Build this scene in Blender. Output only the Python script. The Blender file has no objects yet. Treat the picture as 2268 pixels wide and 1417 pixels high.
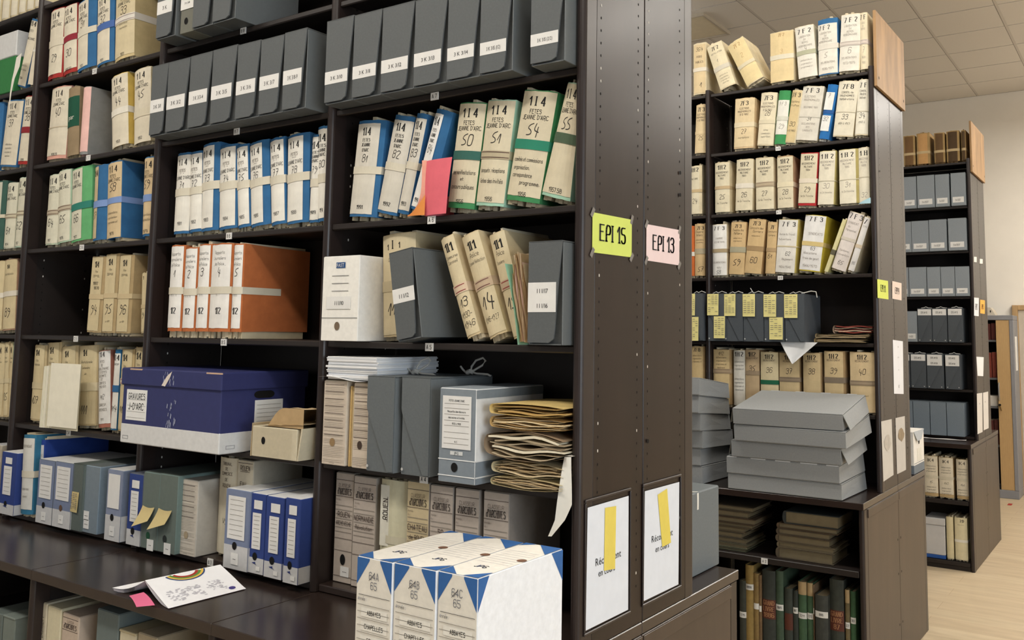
import bpy, math, random
from mathutils import Vector, Matrix
random.seed(7)
sc = bpy.context.scene
COL = sc.collection
W, H = 2268, 1417
# ------------------------------------------------------------------ camera
CAM = Vector((1.202912, -1.866669, 1.646973))
YAW, PIT, ROL = 0.578308, 0.098516, 0.011809
FPX, PPX, PPY = 1986.1056, 129.224, -164.636
_F = Vector((-math.sin(YAW)*math.cos(PIT), math.cos(YAW)*math.cos(PIT), math.sin(PIT)))
_R0 = Vector((math.cos(YAW), math.sin(YAW), 0.0))
_U0 = _R0.cross(_F)
_R = _R0*math.cos(ROL) + _U0*math.sin(ROL)
_U = -_R0*math.sin(ROL) + _U0*math.cos(ROL)
cd = bpy.data.cameras.new('camera')
cam = bpy.data.objects.new('camera', cd)
COL.objects.link(cam)
cd.sensor_fit = 'HORIZONTAL'
cd.sensor_width = 36.0
cd.lens = FPX/W*36.0
cd.shift_x = -PPX/W
cd.shift_y = PPY/W
cd.clip_start = 0.02
cam.matrix_world = Matrix(((_R.x, _U.x, -_F.x, CAM.x), (_R.y, _U.y, -_F.y, CAM.y), (_R.z, _U.z, -_F.z, CAM.z), (0, 0, 0, 1)))
sc.camera = cam
# ------------------------------------------------------------------ world, light, exposure
sc.view_settings.view_transform = 'Standard'
sc.view_settings.look = 'None'
sc.view_settings.exposure = 0.0
sc.view_settings.gamma = 1.0
sc.view_settings.use_curve_mapping = False
wd = bpy.data.worlds.new('world')
sc.world = wd
wd.use_nodes = True
wd.node_tree.nodes['Background'].inputs[0].default_value = (1.0, 0.97, 0.93, 1)
wd.node_tree.nodes['Background'].inputs[1].default_value = 0.30
ZC = 4.4            # ceiling height
def area(name, loc, size, power, color, rot, spread=180):
    l = bpy.data.lights.new(name, 'AREA')
    l.shape = 'RECTANGLE'; l.size, l.size_y = size
    l.energy = power; l.color = color; l.spread = math.radians(spread)
    o = bpy.data.objects.new(name, l); COL.objects.link(o)
    o.location = loc; o.rotation_euler = rot
    return o
WARM = (1.0, 0.955, 0.89)
COOL = (0.80, 0.90, 1.0)
area('window_daylight', (5.3, -2.3, 1.9), (3.0, 2.0), 130, COOL, (math.radians(90), 0, math.radians(90-8)))
CEIL_LAMPS = [(-2.6, -1.9, 32), (-0.5, -1.9, 32), (1.7, -1.9, 30), (0.5, 1.5, 33), (-1.9, 1.5, 32), (2.2, 3.9, 44), (-3.2, 4.5, 36), (2.0, 6.0, 52), (1.95, 7.7, 66)]  # all out of view; rear ones added to brighten the back wall
LZ = ZC-0.30        # lamps hang below the ceiling; uplights added on top brighten it
for _x, _y, _e in CEIL_LAMPS:
    area('ceiling_lamp_light', (_x, _y, LZ-0.035), (1.2, 0.3), _e, WARM, (0, 0, 0))
    area('added_ceiling_uplight', (_x, _y, LZ+0.035), (1.2, 0.3), 22, WARM, (math.pi, 0, 0))
# ------------------------------------------------------------------ shelf levels and racks
BAY = 0.91
Z = {1: 0.06, 2: 0.583, 3: 0.892, 4: 1.263, 5: 1.619, 6: 1.971, 7: 2.3235, 8: 2.670, 9: 3.015}
DEP, OVH, PW = 0.6065, 0.3525, 0.028
RX = {1: 0.0, 2: 0.0156, 3: 0.0226}
RY = {1: 0.0, 2: 2.7396, 3: 5.5324}
# ------------------------------------------------------------------ turning photo points into places
def ray(px, py):
    return _F + (px-W/2-PPX)/FPX*_R - (py-H/2-PPY)/FPX*_U
def on(px, py, axis, val):
    d = ray(px, py)
    return CAM + d*((val-CAM[axis])/d[axis])
def xat(px, y, z):
    "X on the line (y, z) that shows at photo column px"
    k = (px-W/2-PPX)/FPX
    n = _R - k*_F
    return CAM.x - (n.y*(y-CAM.y) + n.z*(z-CAM.z))/n.x
def proj(p):
    d = Vector(p)-CAM
    return W/2+PPX+FPX*d.dot(_R)/d.dot(_F), H/2+PPY-FPX*d.dot(_U)/d.dot(_F)
def zoom(ox, oy, s):
    return lambda x, y: (ox + x/s, oy + y/s)
z1 = zoom(0, 0, 2.5316); z2 = zoom(0, 540, 2.147); z3 = zoom(320, 0, 4.427); z4 = zoom(320, 280, 2.834)
z5 = zoom(700, 0, 3.78); z6 = zoom(720, 180, 3.91); z7 = zoom(700, 480, 3.78); z8 = zoom(700, 760, 3.78)
y1 = zoom(220, 780, 2.625); y2 = zoom(0, 940, 2.971); y3 = zoom(680, 1020, 3.569); y4 = zoom(1240, 0, 1.969)
y6 = zoom(1520, 0, 3.937); y7 = zoom(1520, 320, 4.429); y8 = zoom(1520, 620, 2.833); y9 = zoom(1220, 1060, 3.97)
x1 = zoom(1520, 1040, 3.759); x2 = zoom(1980, 260, 3.729); x3 = zoom(1980, 600, 3.542); x4 = zoom(1980, 920, 2.851)
w0 = zoom(0, 1200, 5.155)
# ------------------------------------------------------------------ materials
def lin(c):
    return tuple((v/255/12.92 if v/255 <= 0.04045 else ((v/255+0.055)/1.055)**2.4) for v in c) + (1.0,)
_mats = {}
def mat(name, c, rough=0.75, var=0.06, scale=18.0, bump=0.0, spec=0.3, metal=0.0, emit=0.0, stretch=None, coat=0.0):
    key = (name, c, rough)
    if key in _mats: return _mats[key]
    m = bpy.data.materials.new(name); m.use_nodes = True
    nt = m.node_tree; b = nt.nodes['Principled BSDF']
    b.inputs['Roughness'].default_value = rough
    b.inputs['Specular IOR Level'].default_value = spec
    b.inputs['Metallic'].default_value = metal
    if coat: b.inputs['Coat Weight'].default_value = coat; b.inputs['Coat Roughness'].default_value = 0.25
    _l = .3*c[0]+.55*c[1]+.15*c[2]
    L = lin(tuple(v+(_l-v)*.13 for v in c))
    if var > 0:
        tc = nt.nodes.new('ShaderNodeTexCoord'); n = nt.nodes.new('ShaderNodeTexNoise')
        n.inputs['Scale'].default_value = scale; n.inputs['Detail'].default_value = 5.0; n.inputs['Roughness'].default_value = 0.6
        if stretch:
            mp = nt.nodes.new('ShaderNodeMapping'); mp.inputs['Scale'].default_value = stretch
            nt.links.new(tc.outputs['Object'], mp.inputs[0]); nt.links.new(mp.outputs[0], n.inputs['Vector'])
        else:
            nt.links.new(tc.outputs['Object'], n.inputs['Vector'])
        r = nt.nodes.new('ShaderNodeValToRGB')
        r.color_ramp.elements[0].position = 0.3; r.color_ramp.elements[1].position = 0.7
        r.color_ramp.elements[0].color = tuple(max(0, v*(1-var*1.6)) for v in L[:3]) + (1,)
        r.color_ramp.elements[1].color = tuple(min(1, v*(1+var)) for v in L[:3]) + (1,)
        nt.links.new(n.outputs['Fac'], r.inputs[0]); nt.links.new(r.outputs[0], b.inputs['Base Color'])
        if bump:
            bp = nt.nodes.new('ShaderNodeBump'); bp.inputs['Strength'].default_value = bump; bp.inputs['Distance'].default_value = 0.002
            nt.links.new(n.outputs['Fac'], bp.inputs['Height']); nt.links.new(bp.outputs[0], b.inputs['Normal'])
    else:
        b.inputs['Base Color'].default_value = L
    if emit:
        b.inputs['Emission Color'].default_value = L; b.inputs['Emission Strength'].default_value = emit
    _mats[key] = m
    return m
def paper(c, var=0.07): return mat('paper', c, 0.8, var, 22.0, 0.15, 0.2)
def card(c): return mat('cardboard', c, 0.7, 0.04, 60.0, 0.08, 0.3)
STEEL = mat('brown_painted_steel', (45, 35, 32), 0.34, 0.10, 9.0, 0.03, 0.38)
STEEL2 = mat('brown_shelf_steel', (42, 35, 32), 0.42, 0.10, 9.0, 0.03, 0.35)
PANEL = mat('brown_panel_steel', (37, 26, 22), 0.32, 0.14, 5.0, 0.04, 0.28, stretch=(1, 2.0, 0.4))
PANELB = mat('lighter_brown_panel', (68, 54, 44), 0.38, 0.14, 5.0, 0.04, 0.4, stretch=(1, 2.0, 0.4))  # base cabinet end panels, a lighter brown than the upper ones
TOP = mat('brown_worktop_steel', (50, 38, 33), 0.25, 0.10, 6.0, 0.0, 0.55)
BLACK = mat('black_ink', (24, 23, 24), 0.7, 0)
BLUEINK = mat('blue_print', (45, 75, 145), 0.7, 0)
GREYINK = mat('grey_pencil', (128, 120, 108), 0.8, 0)
HAND = mat('pen_ink', (48, 44, 42), 0.7, 0)
BROWNINK = mat('brown_print', (92, 76, 68), 0.8, 0)
WHITE = paper((226, 224, 219), 0.03)
HOLE = mat('dark_hole', (16, 14, 13), 0.9, 0)
DOT = mat('light_through_hole', (205, 200, 190), 0.8, 0)  # pale dots paint the light showing through the panel holes
KRAFT = (196, 166, 116); CREAM = (217, 205, 174); OFFW = (214, 208, 193); TAN = (208, 186, 142); BUFF = (214, 197, 158)
BLUE = (48, 106, 158); GREEN = (62, 140, 84); RED = (172, 46, 42); ORANGE = (196, 106, 54); YELLOW = (226, 196, 84)
DGREY = (90, 94, 95); SLATE = (112, 124, 134); PINK = (236, 122, 128); MINT = (160, 206, 178); SALMON = (236, 160, 136)
TAPE = (214, 206, 184); LBLUE = (128, 160, 214)
# ------------------------------------------------------------------ mesh builder
class MB:
    def __init__(s): s.v = []; s.f = []; s.m = []; s.mats = []
    def mi(s, m):
        if m not in s.mats: s.mats.append(m)
        return s.mats.index(m)
    def face(s, pts, m):
        i = len(s.v); s.v += [tuple(p) for p in pts]; s.f.append(tuple(range(i, i+len(pts)))); s.m.append(s.mi(m)); return s
    def box(s, x0, x1, y0, y1, z0, z1, m, c=0.0):
        lo, hi = (x0, y0, z0), (x1, y1, z1)
        c = min(c, (x1-x0)*.45, (y1-y0)*.45, (z1-z0)*.45)
        if c <= 0:
            P = [(x, y, z) for x in (x0, x1) for y in (y0, y1) for z in (z0, z1)]
            i = len(s.v); s.v += P; k = s.mi(m)
            for q in ((0, 1, 3, 2), (4, 6, 7, 5), (0, 4, 5, 1), (2, 3, 7, 6), (0, 2, 6, 4), (1, 5, 7, 3)):
                s.f.append(tuple(i+j for j in q)); s.m.append(k)
            return s
        i = len(s.v); k = s.mi(m); idx = {}
        for a in (0, 1):
            for b in (0, 1):
                for d in (0, 1):
                    for ax in range(3):
                        p = [(lo, hi)[a][0], (lo, hi)[b][1], (lo, hi)[d][2]]
                        for o in range(3):
                            if o != ax: p[o] += c if (a, b, d)[o] == 0 else -c
                        idx[(a, b, d, ax)] = len(s.v); s.v.append(tuple(p))
        def q(*L): s.f.append(tuple(L)); s.m.append(k)
        for ax in range(3):
            o1, o2 = [o for o in range(3) if o != ax]
            for sd in (0, 1):
                L = []
                for u, v in ((0, 0), (1, 0), (1, 1), (0, 1)):
                    t = [0, 0, 0]; t[ax] = sd; t[o1] = u; t[o2] = v; L.append(idx[(*t, ax)])
                if (sd == 0) == (ax != 1): L.reverse()
                q(*L)
        for ax in range(3):
            o1, o2 = [o for o in range(3) if o != ax]
            for u in (0, 1):
                for v in (0, 1):
                    L = []
                    for e, o in ((0, o1), (0, o2), (1, o2), (1, o1)):
                        t = [0, 0, 0]; t[ax] = e; t[o1] = u; t[o2] = v; L.append(idx[(*t, o)])
                    q(*L)
        for a in (0, 1):
            for b in (0, 1):
                for d in (0, 1): q(*[idx[(a, b, d, ax)] for ax in range(3)])
        return s
    def prism(s, poly, fn, a, b, m):
        "poly: list of 2-d points; fn(u, v, t) -> 3-d point, extruded t from a to b"
        n = len(poly); i = len(s.v); k = s.mi(m)
        s.v += [tuple(fn(u, v, a)) for u, v in poly] + [tuple(fn(u, v, b)) for u, v in poly]
        s.f.append(tuple(range(i, i+n))); s.m.append(k)
        s.f.append(tuple(range(i+2*n-1, i+n-1, -1))); s.m.append(k)
        for j in range(n):
            s.f.append((i+j, i+n+j, i+n+(j+1) % n, i+(j+1) % n)); s.m.append(k)
        return s
    def grid(s, fn, nu, nv, m):
        i = len(s.v); k = s.mi(m)
        for b in range(nv+1):
            for a in range(nu+1): s.v.append(tuple(fn(a/nu, b/nv)))
        for b in range(nv):
            for a in range(nu):
                j = i+b*(nu+1)+a
                s.f.append((j, j+1, j+nu+2, j+nu+1)); s.m.append(k)
        return s
    def tube(s, pts, r, m, n=7, flat=1.0):
        pts = [Vector(p) for p in pts]; i = len(s.v); k = s.mi(m)
        for j, p in enumerate(pts):
            t = (pts[min(j+1, len(pts)-1)]-pts[max(j-1, 0)]).normalized()
            a = t.cross(Vector((0.3, 0.2, 1.0))).normalized(); b = t.cross(a)
            for e in range(n):
                g = 2*math.pi*e/n
                s.v.append(tuple(p + a*(r*math.cos(g)) + b*(r*flat*math.sin(g))))
        for j in range(len(pts)-1):
            for e in range(n):
                s.f.append((i+j*n+e, i+j*n+(e+1) % n, i+(j+1)*n+(e+1) % n, i+(j+1)*n+e)); s.m.append(k)
        s.f.append(tuple(i+e for e in range(n))[::-1]); s.m.append(k)
        s.f.append(tuple(i+(len(pts)-1)*n+e for e in range(n))); s.m.append(k)
        return s
    def disc(s, fn, u, v, ru, rv, m, n=14):
        return s.face([fn(u+ru*math.cos(2*math.pi*e/n), v+rv*math.sin(2*math.pi*e/n)) for e in range(n)], m)
    def obj(s, name, parent=None, smooth=False):
        me = bpy.data.meshes.new(name); me.from_pydata(s.v, [], s.f)
        for m in s.mats: me.materials.append(m)
        me.polygons.foreach_set('material_index', s.m)
        if smooth: me.polygons.foreach_set('use_smooth', [True]*len(s.f))
        me.update()
        o = bpy.data.objects.new(name, me); COL.objects.link(o)
        if parent is not None: o.parent = parent
        return o
def tag(o, label, cat, group=None):
    o['label'] = label; o['category'] = cat
    if group: o['group'] = group
    return o
def thing(name, label, cat, loc=(0, 0, 0), rot=(0, 0, 0), group=None):
    o = bpy.data.objects.new(name, None); COL.objects.link(o)
    o.empty_display_size = 0.03
    o.location = loc; o.rotation_euler = rot
    return tag(o, label, cat, group)
def struct(name, mb):
    o = mb.obj(name); o['kind'] = 'structure'; return o
# ------------------------------------------------------------------ lettering
GL = {'A': "02 29 42|14 34", 'B': "02 09 29 38 37 26 06|26 35 33 22 02", 'C': "48 39 19 08 03 12 32 43", 'D': "02 09 29 47 44 22 02",
 'E': "49 09 02 42|06 36", 'F': "49 09 02|06 36", 'G': "48 39 19 08 03 12 32 43 45 25", 'H': "02 09|42 49|06 46", 'I': "02 09",
 'J': "39 33 22 12 03", 'K': "02 09|49 05 42", 'L': "09 02 42", 'M': "02 09 25 49 42", 'N': "02 09 42 49", 'O': "19 08 03 12 32 43 48 39 19",
 'P': "02 09 39 48 46 35 05", 'Q': "19 08 03 12 32 43 48 39 19|24 42", 'R': "02 09 39 48 46 35 05|25 42", 'S': "48 39 19 08 07 16 36 45 43 32 12 03",
 'T': "09 49|29 22", 'U': "09 03 12 32 43 49", 'V': "09 22 49", 'W': "09 12 25 32 49", 'X': "02 49|09 42", 'Y': "09 26 49|26 22", 'Z': "09 49 02 42",
 '0': "19 08 03 12 32 43 48 39 19", '1': "07 29 22", '2': "08 19 39 48 47 02 42", '3': "08 19 39 48 47 36 16|36 45 43 32 12 03", '4': "32 39 04 44",
 '5': "49 09 06 36 45 43 32 12 03", '6': "48 39 19 08 03 12 32 43 45 36 16 05", '7': "09 49 12", '8': "19 08 07 16 36 45 43 32 12 03 05 16|36 47 48 39 19",
 '9': "46 35 15 06 08 19 39 48 43 32 12", "'": "09 07", '.': "02 03", '/': "02 49", '-': "05 35", '(': "19 07 04 12", ')': "09 17 14 02", ':': "02 03|05 06",
 '&': "42 18 29 37 05 03 12 22 45", ',': "03 01", '_': "02 42",
 'a': "36 16 05 03 12 32|36 32 42", 'b': "09 02 32 43 45 36 06", 'c': "46 16 05 03 12 42", 'd': "49 42 12 03 05 16 46", 'e': "04 44 45 36 16 05 03 12 42",
 'f': "39 29 18 12|06 36", 'g': "46 16 05 03 12 42|46 41 30 10", 'h': "09 02|06 36 45 42", 'i': "06 02|08 09", 'j': "26 21 10|28 29", 'k': "09 02|46 04 42",
 'l': "09 03 12", 'm': "02 06 16 25 22|25 36 45 42", 'n': "02 06 36 45 42", 'o': "16 05 03 12 32 43 45 36 16", 'p': "00 06 36 45 43 32 02",
 'q': "40 46 16 05 03 12 42", 'r': "02 06|05 16 36", 's': "46 16 05 14 34 43 32 02", 't': "19 13 22 32|06 36", 'u': "06 03 12 42|46 42", 'v': "06 22 46",
 'w': "06 12 25 32 46", 'x': "02 46|06 42", 'y': "06 22|46 10", 'z': "06 46 02 42", 'é': "04 44 45 36 16 05 03 12 42|28 49", 'è': "04 44 45 36 16 05 03 12 42|09 28", 'ê': "04 44 45 36 16 05 03 12 42|18 29 38", 'à': "36 16 05 03 12 32|36 32 42|09 28"}
HGL = {'1': "04 29 22", '4': "19 05 44|37 31", '7': "09 49 12|16 36", '9': "46 26 07 19 38 46 33 11", '5': "49 18 06 35 43 22 02"}
_gp = {}
def gparse(ch, hand=False):
    k = (ch, hand)
    if k not in _gp:
        _gp[k] = [[(int(p[0]), int(p[1])-2) for p in st.split()] for st in (HGL.get(ch, GL[ch]) if hand else GL[ch]).split('|')]
    return _gp[k]
def chaikin(p):
    if len(p) < 3: return p
    out = [p[0]]
    for a, b in zip(p, p[1:]):
        out.append((a[0]*.75+b[0]*.25, a[1]*.75+b[1]*.25)); out.append((a[0]*.25+b[0]*.75, a[1]*.25+b[1]*.75))
    out.append(p[-1]); return out
def stroke_polys(txt, style):
    "polygons in units of cap height 7, and total width; styles: S bold serif, C drawn capitals, H handwriting, P plain print, T thin drawn"
    wt = {'S': 1.6, 'W': 1.45, 'C': 0.9, 'H': 0.6, 'P': 1.0, 'T': 0.55, 'Q': 1.5}[style]
    thin = {'S': 0.6, 'Q': 0.55, 'W': 0.8}.get(style, wt)
    gap = {'S': 3.6, 'W': 6.0, 'C': 1.9, 'H': 1.5, 'P': 1.8, 'T': 1.6, 'Q': 2.2}[style]
    sl = 0.18 if style == 'H' else 0.0
    out = []; x = 0.0
    for ch in txt:
        if ch == ' ': x += 3.0; continue
        if ch not in GL: ch = ch.upper() if ch.upper() in GL else '-'
        st = gparse(ch, style == 'H'); xs = [p[0] for q in st for p in q]; lo, hi = min(xs), max(xs)
        dx = x - lo
        jy = random.uniform(-.25, .25) if style == 'H' else 0
        for q in st:
            qq = [(a+dx, b+jy) for a, b in q]
            if style == 'H' or (style in 'PQSW' and len(q) > 3 and ch not in 'EFHKLMNTVWXYZ147'): qq = chaikin(chaikin(qq))
            for (ax, ay), (bx, by) in zip(qq, qq[1:]):
                d = math.hypot(bx-ax, by-ay)
                if d < 1e-6: continue
                ux, uy = (bx-ax)/d, (by-ay)/d
                w = (thin + (wt-thin)*abs(uy)**1.5)/2
                e = min(w, 0.3)
                ax2, ay2, bx2, by2 = ax-ux*e, ay-uy*e, bx+ux*e, by+uy*e
                out.append([(u+sl*v, v) for u, v in ((ax2+uy*w, ay2-ux*w), (bx2+uy*w, by2-ux*w), (bx2-uy*w, by2+ux*w), (ax2-uy*w, ay2+ux*w))])
            if style in 'SQ' or (style == 'W' and ch in 'IFHK'):
                for (px, py) in (q[0], q[-1]):
                    o = q[1] if (px, py) == q[0] else q[-2]
                    if abs(o[1]-py) > 2*abs(o[0]-px) and py in (0, 7):
                        sg = 0.0 if py == 0 else 7.0
                        out.append([(px+dx-1.25, sg-.3), (px+dx+1.25, sg-.3), (px+dx+1.25, sg+.3), (px+dx-1.25, sg+.3)])
        x += (hi-lo) + gap
    return out, max(x-gap, 0.5)
_bf = {}
def bglyph(ch):
    if ch in _bf: return _bf[ch]
    cu = bpy.data.curves.new('glyph', 'FONT'); cu.body = ch; cu.size = 10.0; cu.resolution_u = 2
    ob = bpy.data.objects.new('glyph', cu); COL.objects.link(ob)
    dg = bpy.context.evaluated_depsgraph_get(); dg.update()
    me = bpy.data.meshes.new_from_object(ob.evaluated_get(dg))
    polys = [[(me.vertices[i].co.x, me.vertices[i].co.y) for i in p.vertices] for p in me.polygons]
    xs = [v.co.x for v in me.vertices] or [0, 2.5]
    _bf[ch] = (polys, min(xs), max(xs))
    bpy.data.objects.remove(ob); bpy.data.curves.remove(cu); bpy.data.meshes.remove(me)
    return _bf[ch]
def print_polys(txt):
    out = []; x = 0.0
    for ch in txt:
        if ch == ' ': x += 2.8; continue
        ps, lo, hi = bglyph(ch)
        for p in ps: out.append([(u-lo+x, v) for u, v in p])
        x += hi-lo+0.9
    return out, max(x-.9, .5)
for _c in "0123456789ABCDEFGHIJKLMNOPQRSTUVWXYZaàbcdeéfghijklmnopqrstuvwxyz'./-():&,": bglyph(_c)
def text(mb, m, txt, u, v, h, maxw, fn, style='P', rot=0.0):
    "centre (u, v), cap height h, at most maxw wide; fn(u, v) -> 3-d"
    if style == 'B': ps, wd_ = print_polys(txt); k = h/7.3; mid = 3.6
    else: ps, wd_ = stroke_polys(txt, style); k = h/7.0; mid = 3.5
    kx = k*0.86 if style != 'B' else k
    if wd_*kx > maxw: kx = maxw/wd_
    c, s_ = math.cos(rot), math.sin(rot)
    for p in ps:
        L = []
        for a, b in p:
            a2, b2 = (a-wd_/2)*kx, (b-mid)*k
            L.append(fn(u+a2*c-b2*s_, v+a2*s_+b2*c))
        mb.face(L, m)
# ------------------------------------------------------------------ the room
YW = 9.02
flo = bpy.data.materials.new('pale_oak_vinyl'); flo.use_nodes = True
nt = flo.node_tree; b = nt.nodes['Principled BSDF']; b.inputs['Roughness'].default_value = 0.45
tc = nt.nodes.new('ShaderNodeTexCoord'); mp = nt.nodes.new('ShaderNodeMapping'); mp.inputs['Scale'].default_value = (1.3, 9, 1)
nz = nt.nodes.new('ShaderNodeTexNoise'); nz.inputs['Scale'].default_value = 2.0; nz.inputs['Detail'].default_value = 6
br = nt.nodes.new('ShaderNodeTexBrick'); br.inputs['Scale'].default_value = 1.0; br.inputs['Brick Width'].default_value = 1.2; br.inputs['Row Height'].default_value = 0.18
br.inputs['Mortar Size'].default_value = 0.0012; br.inputs['Color1'].default_value = lin((206, 188, 158)); br.inputs['Color2'].default_value = lin((200, 180, 150)); br.inputs['Mortar'].default_value = lin((176, 150, 116))
mx = nt.nodes.new('ShaderNodeMixRGB'); mx.blend_type = 'MULTIPLY'; mx.inputs[0].default_value = 0.35
rr = nt.nodes.new('ShaderNodeValToRGB'); rr.color_ramp.elements[0].position = .35; rr.color_ramp.elements[0].color = (.62, .58, .52, 1); rr.color_ramp.elements[1].position = .65
for a_, b_ in ((tc.outputs['Object'], mp.inputs[0]), (mp.outputs[0], nz.inputs['Vector']), (tc.outputs['Object'], br.inputs['Vector']), (nz.outputs['Fac'], rr.inputs[0]), (br.outputs['Color'], mx.inputs[1]), (rr.outputs[0], mx.inputs[2]), (mx.outputs[0], b.inputs['Base Color'])):
    nt.links.new(a_, b_)
struct('floor', MB().box(-7, 5.6, -4.5, YW+.1, -0.1, 0, flo))
TILE = mat('ceiling_tile', (222, 215, 204), 0.9, 0.10, 260.0, 0.2, 0.1)
GRID = mat('ceiling_grid', (96, 88, 78), 0.6, 0.0)
TS = 0.592
XG, YG = -0.385, YW
cb = MB(); gx0 = XG-11*TS; gy0 = YW-22*TS
i = -11
for i in range(-11, 10):
    for j in range(0, 23):
        xa, xb, ya, yb = XG+i*TS, XG+(i+1)*TS, YW-(j+1)*TS, YW-j*TS
        cb.box(xa+.011, xb-.011, ya+.007, yb-.007, ZC, ZC+.02, TILE)
struct('ceiling', cb)
gb = MB()
gb.box(XG-11*TS, XG+10*TS, YW-23*TS, YW+.1, ZC+.012, ZC+.08, GRID)
for i in range(-11, 11): gb.box(XG+i*TS-.011, XG+i*TS+.011, YW-23*TS, YW, ZC-.001, ZC+.014, mat('ceiling_rail', (200, 192, 180), 0.6, 0))
for i in range(-11, 11): gb.box(XG+i*TS-.015, XG+i*TS-.0112, YW-23*TS, YW, ZC-.0004, ZC+.012, GRID)
struct('trim_1', gb)
WALL = mat('wall_paint', (238, 231, 218), 0.85, 0.02, 3.0)
struct('wall_back', MB().box(-7, 5.6, YW, YW+.1, 0, ZC, WALL))
wr = MB(); WX = 5.5
for q in ((-4.5, YW, 0, .85), (-4.5, YW, 2.95, ZC), (-4.5, -3.85, .85, 2.95), (-.75, 2.2, .85, 2.95), (4.6, YW, .85, 2.95)):
    wr.box(WX, WX+.1, q[0], q[1], q[2], q[3], WALL)
struct('wall_right', wr)
GLASS = mat('pale_window_glass', (214, 232, 248), 0.15, 0, emit=0.9)
for n_, (ya, yb) in enumerate(((-3.85, -.75), (2.2, 4.6))):
    fb = MB(); FR = mat('white_window_frame', (232, 232, 230), 0.5, 0)
    for q in ((ya, ya+.06, .85, 2.95), (yb-.06, yb, .85, 2.95), ((ya+yb)/2-.03, (ya+yb)/2+.03, .85, 2.95), (ya, yb, .85, .91), (ya, yb, 2.89, 2.95)):
        fb.box(WX-.01, WX+.07, *q, FR)
    fb.box(WX+.03, WX+.036, ya+.06, yb-.06, .91, 2.89, GLASS)
    struct('window_%d' % (n_+1), fb)
# ceiling lamps out of view, hung low so their added uplights reach the ceiling
LAMPM = mat('lamp_diffuser', (255, 246, 228), 0.5, 0, emit=4.0)
LFR = mat('lamp_frame', (220, 218, 212), 0.5, 0)
for n_, (lx, ly, _e) in enumerate(CEIL_LAMPS):
    t = thing('ceiling_light', 'unseen white ceiling light, hung low with an added uplight to brighten the ceiling', 'lamp', (lx, ly, LZ), group='ceiling lights above the aisles')
    MB().box(-.62, .62, -.17, .17, -.022, .022, LFR, .004).obj('frame', t)
    MB().box(-.59, .59, -.14, .14, -.028, -.0225, LAMPM).obj('diffuser', t)
    for q in (-.5, .5): MB().tube([(q, 0, .0225), (q, 0, .3)], .003, LFR, 6).obj('cable', t)
# square ceiling vent seen over the far rack
va = [on(*zoom(1530, 0, 10.9)(*q), 2, ZC-.02) for q in ((310, 350), (790, 690), (420, 985))]
t = thing('ceiling_vent', 'beige square ceiling vent with raised rim above the far racks', 'vent', (va[0].x, va[0].y, ZC))
L_ = va[1].y-va[0].y+.03
vm = mat('beige_vent_plastic', (214, 200, 168), 0.6, 0.03)
vr = mat('pale_vent_rim', (186, 174, 154), 0.6, 0.02)
m_ = MB(); S_ = .58
for q in ((-S_, 0, 0, .02), (-S_, 0, S_-.02, S_), (-S_, -S_+.02, .02, S_-.02), (-.02, 0, .02, S_-.02)): m_.box(q[0], q[1], q[2], q[3], -.028, .018, vr, .003)
m_.obj('rim', t)
MB().box(-S_+.0205, -.0205, .0205, S_-.0205, -.02, .012, vm, .006).obj('plate', t)
# door frame in the back wall, seen at the right edge
dW = mat('oak_door_frame', (184, 148, 100), 0.5, 0.12, 8.0, stretch=(8, 8, .6))
d0 = on(2242, 676, 1, YW); d1 = on(2255, 687, 1, YW)
fb = MB(); fw = d1.x-d0.x; dz = d0.z
fb.box(d0.x, d1.x, YW-.05, YW-.001, 0, dz, dW, .004).box(d1.x, d1.x+.92, YW-.05, YW-.001, d1.z, dz, dW, .004).box(d1.x+.92, d1.x+.92+fw, YW-.05, YW-.001, 0, dz, dW, .004)
struct('trim_2', fb)
fb = MB().box(d1.x+.002, d1.x+.918, YW-.03, YW-.002, 0.004, d1.z-.002, mat('grey_beige_door_leaf', (196, 184, 166), 0.55, 0.02))
fb.box(d1.x+.80, d1.x+.90, YW-.055, YW-.03, 1.0, 1.02, mat('steel_handle', (150, 150, 150), 0.3, 0, metal=1))
struct('door_1', fb)
struct('baseboard_back', MB().box(-7, d0.x-.002, YW-.015, YW-.001, 0, .09, mat('baseboard_paint', (180, 170, 155), 0.6, 0)))
# ------------------------------------------------------------------ racks
def hole_mb(mb, x, ys, za, zb, white=0.12, step=.0335):
    for y in ys:
        z = za
        while z < zb:
            r = random.random()
            fn = lambda u, v: (x, u, v)
            if r < white: mb.disc(fn, y, z, .0026, .0042, DOT, 8)
            elif r > .97: mb.disc(lambda u, v: (x+.002, u, v), y, z, .006, .006, HOLE, 10)
            else: mb.disc(fn, y, z, .0024, .0038, HOLE, 8)
            z += step
def nose(mb, x0, x1, y, z0, z1, m, sgn=1, bul=.014):
    "upright with a rounded front edge"
    pts = []
    for e in range(9):
        a = math.pi*e/8
        pts.append(((x0+x1)/2 - (x1-x0)/2*math.cos(a), y - sgn*bul*math.sin(a)))
    pts += [(x1, y+sgn*.045), (x0, y+sgn*.045)]
    mb.prism(pts, lambda u, v, t: (u, v, t), z0, z1, m)
SHELF = {}
BASE = .022         # the lowest shelf lies on the worktop
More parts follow.
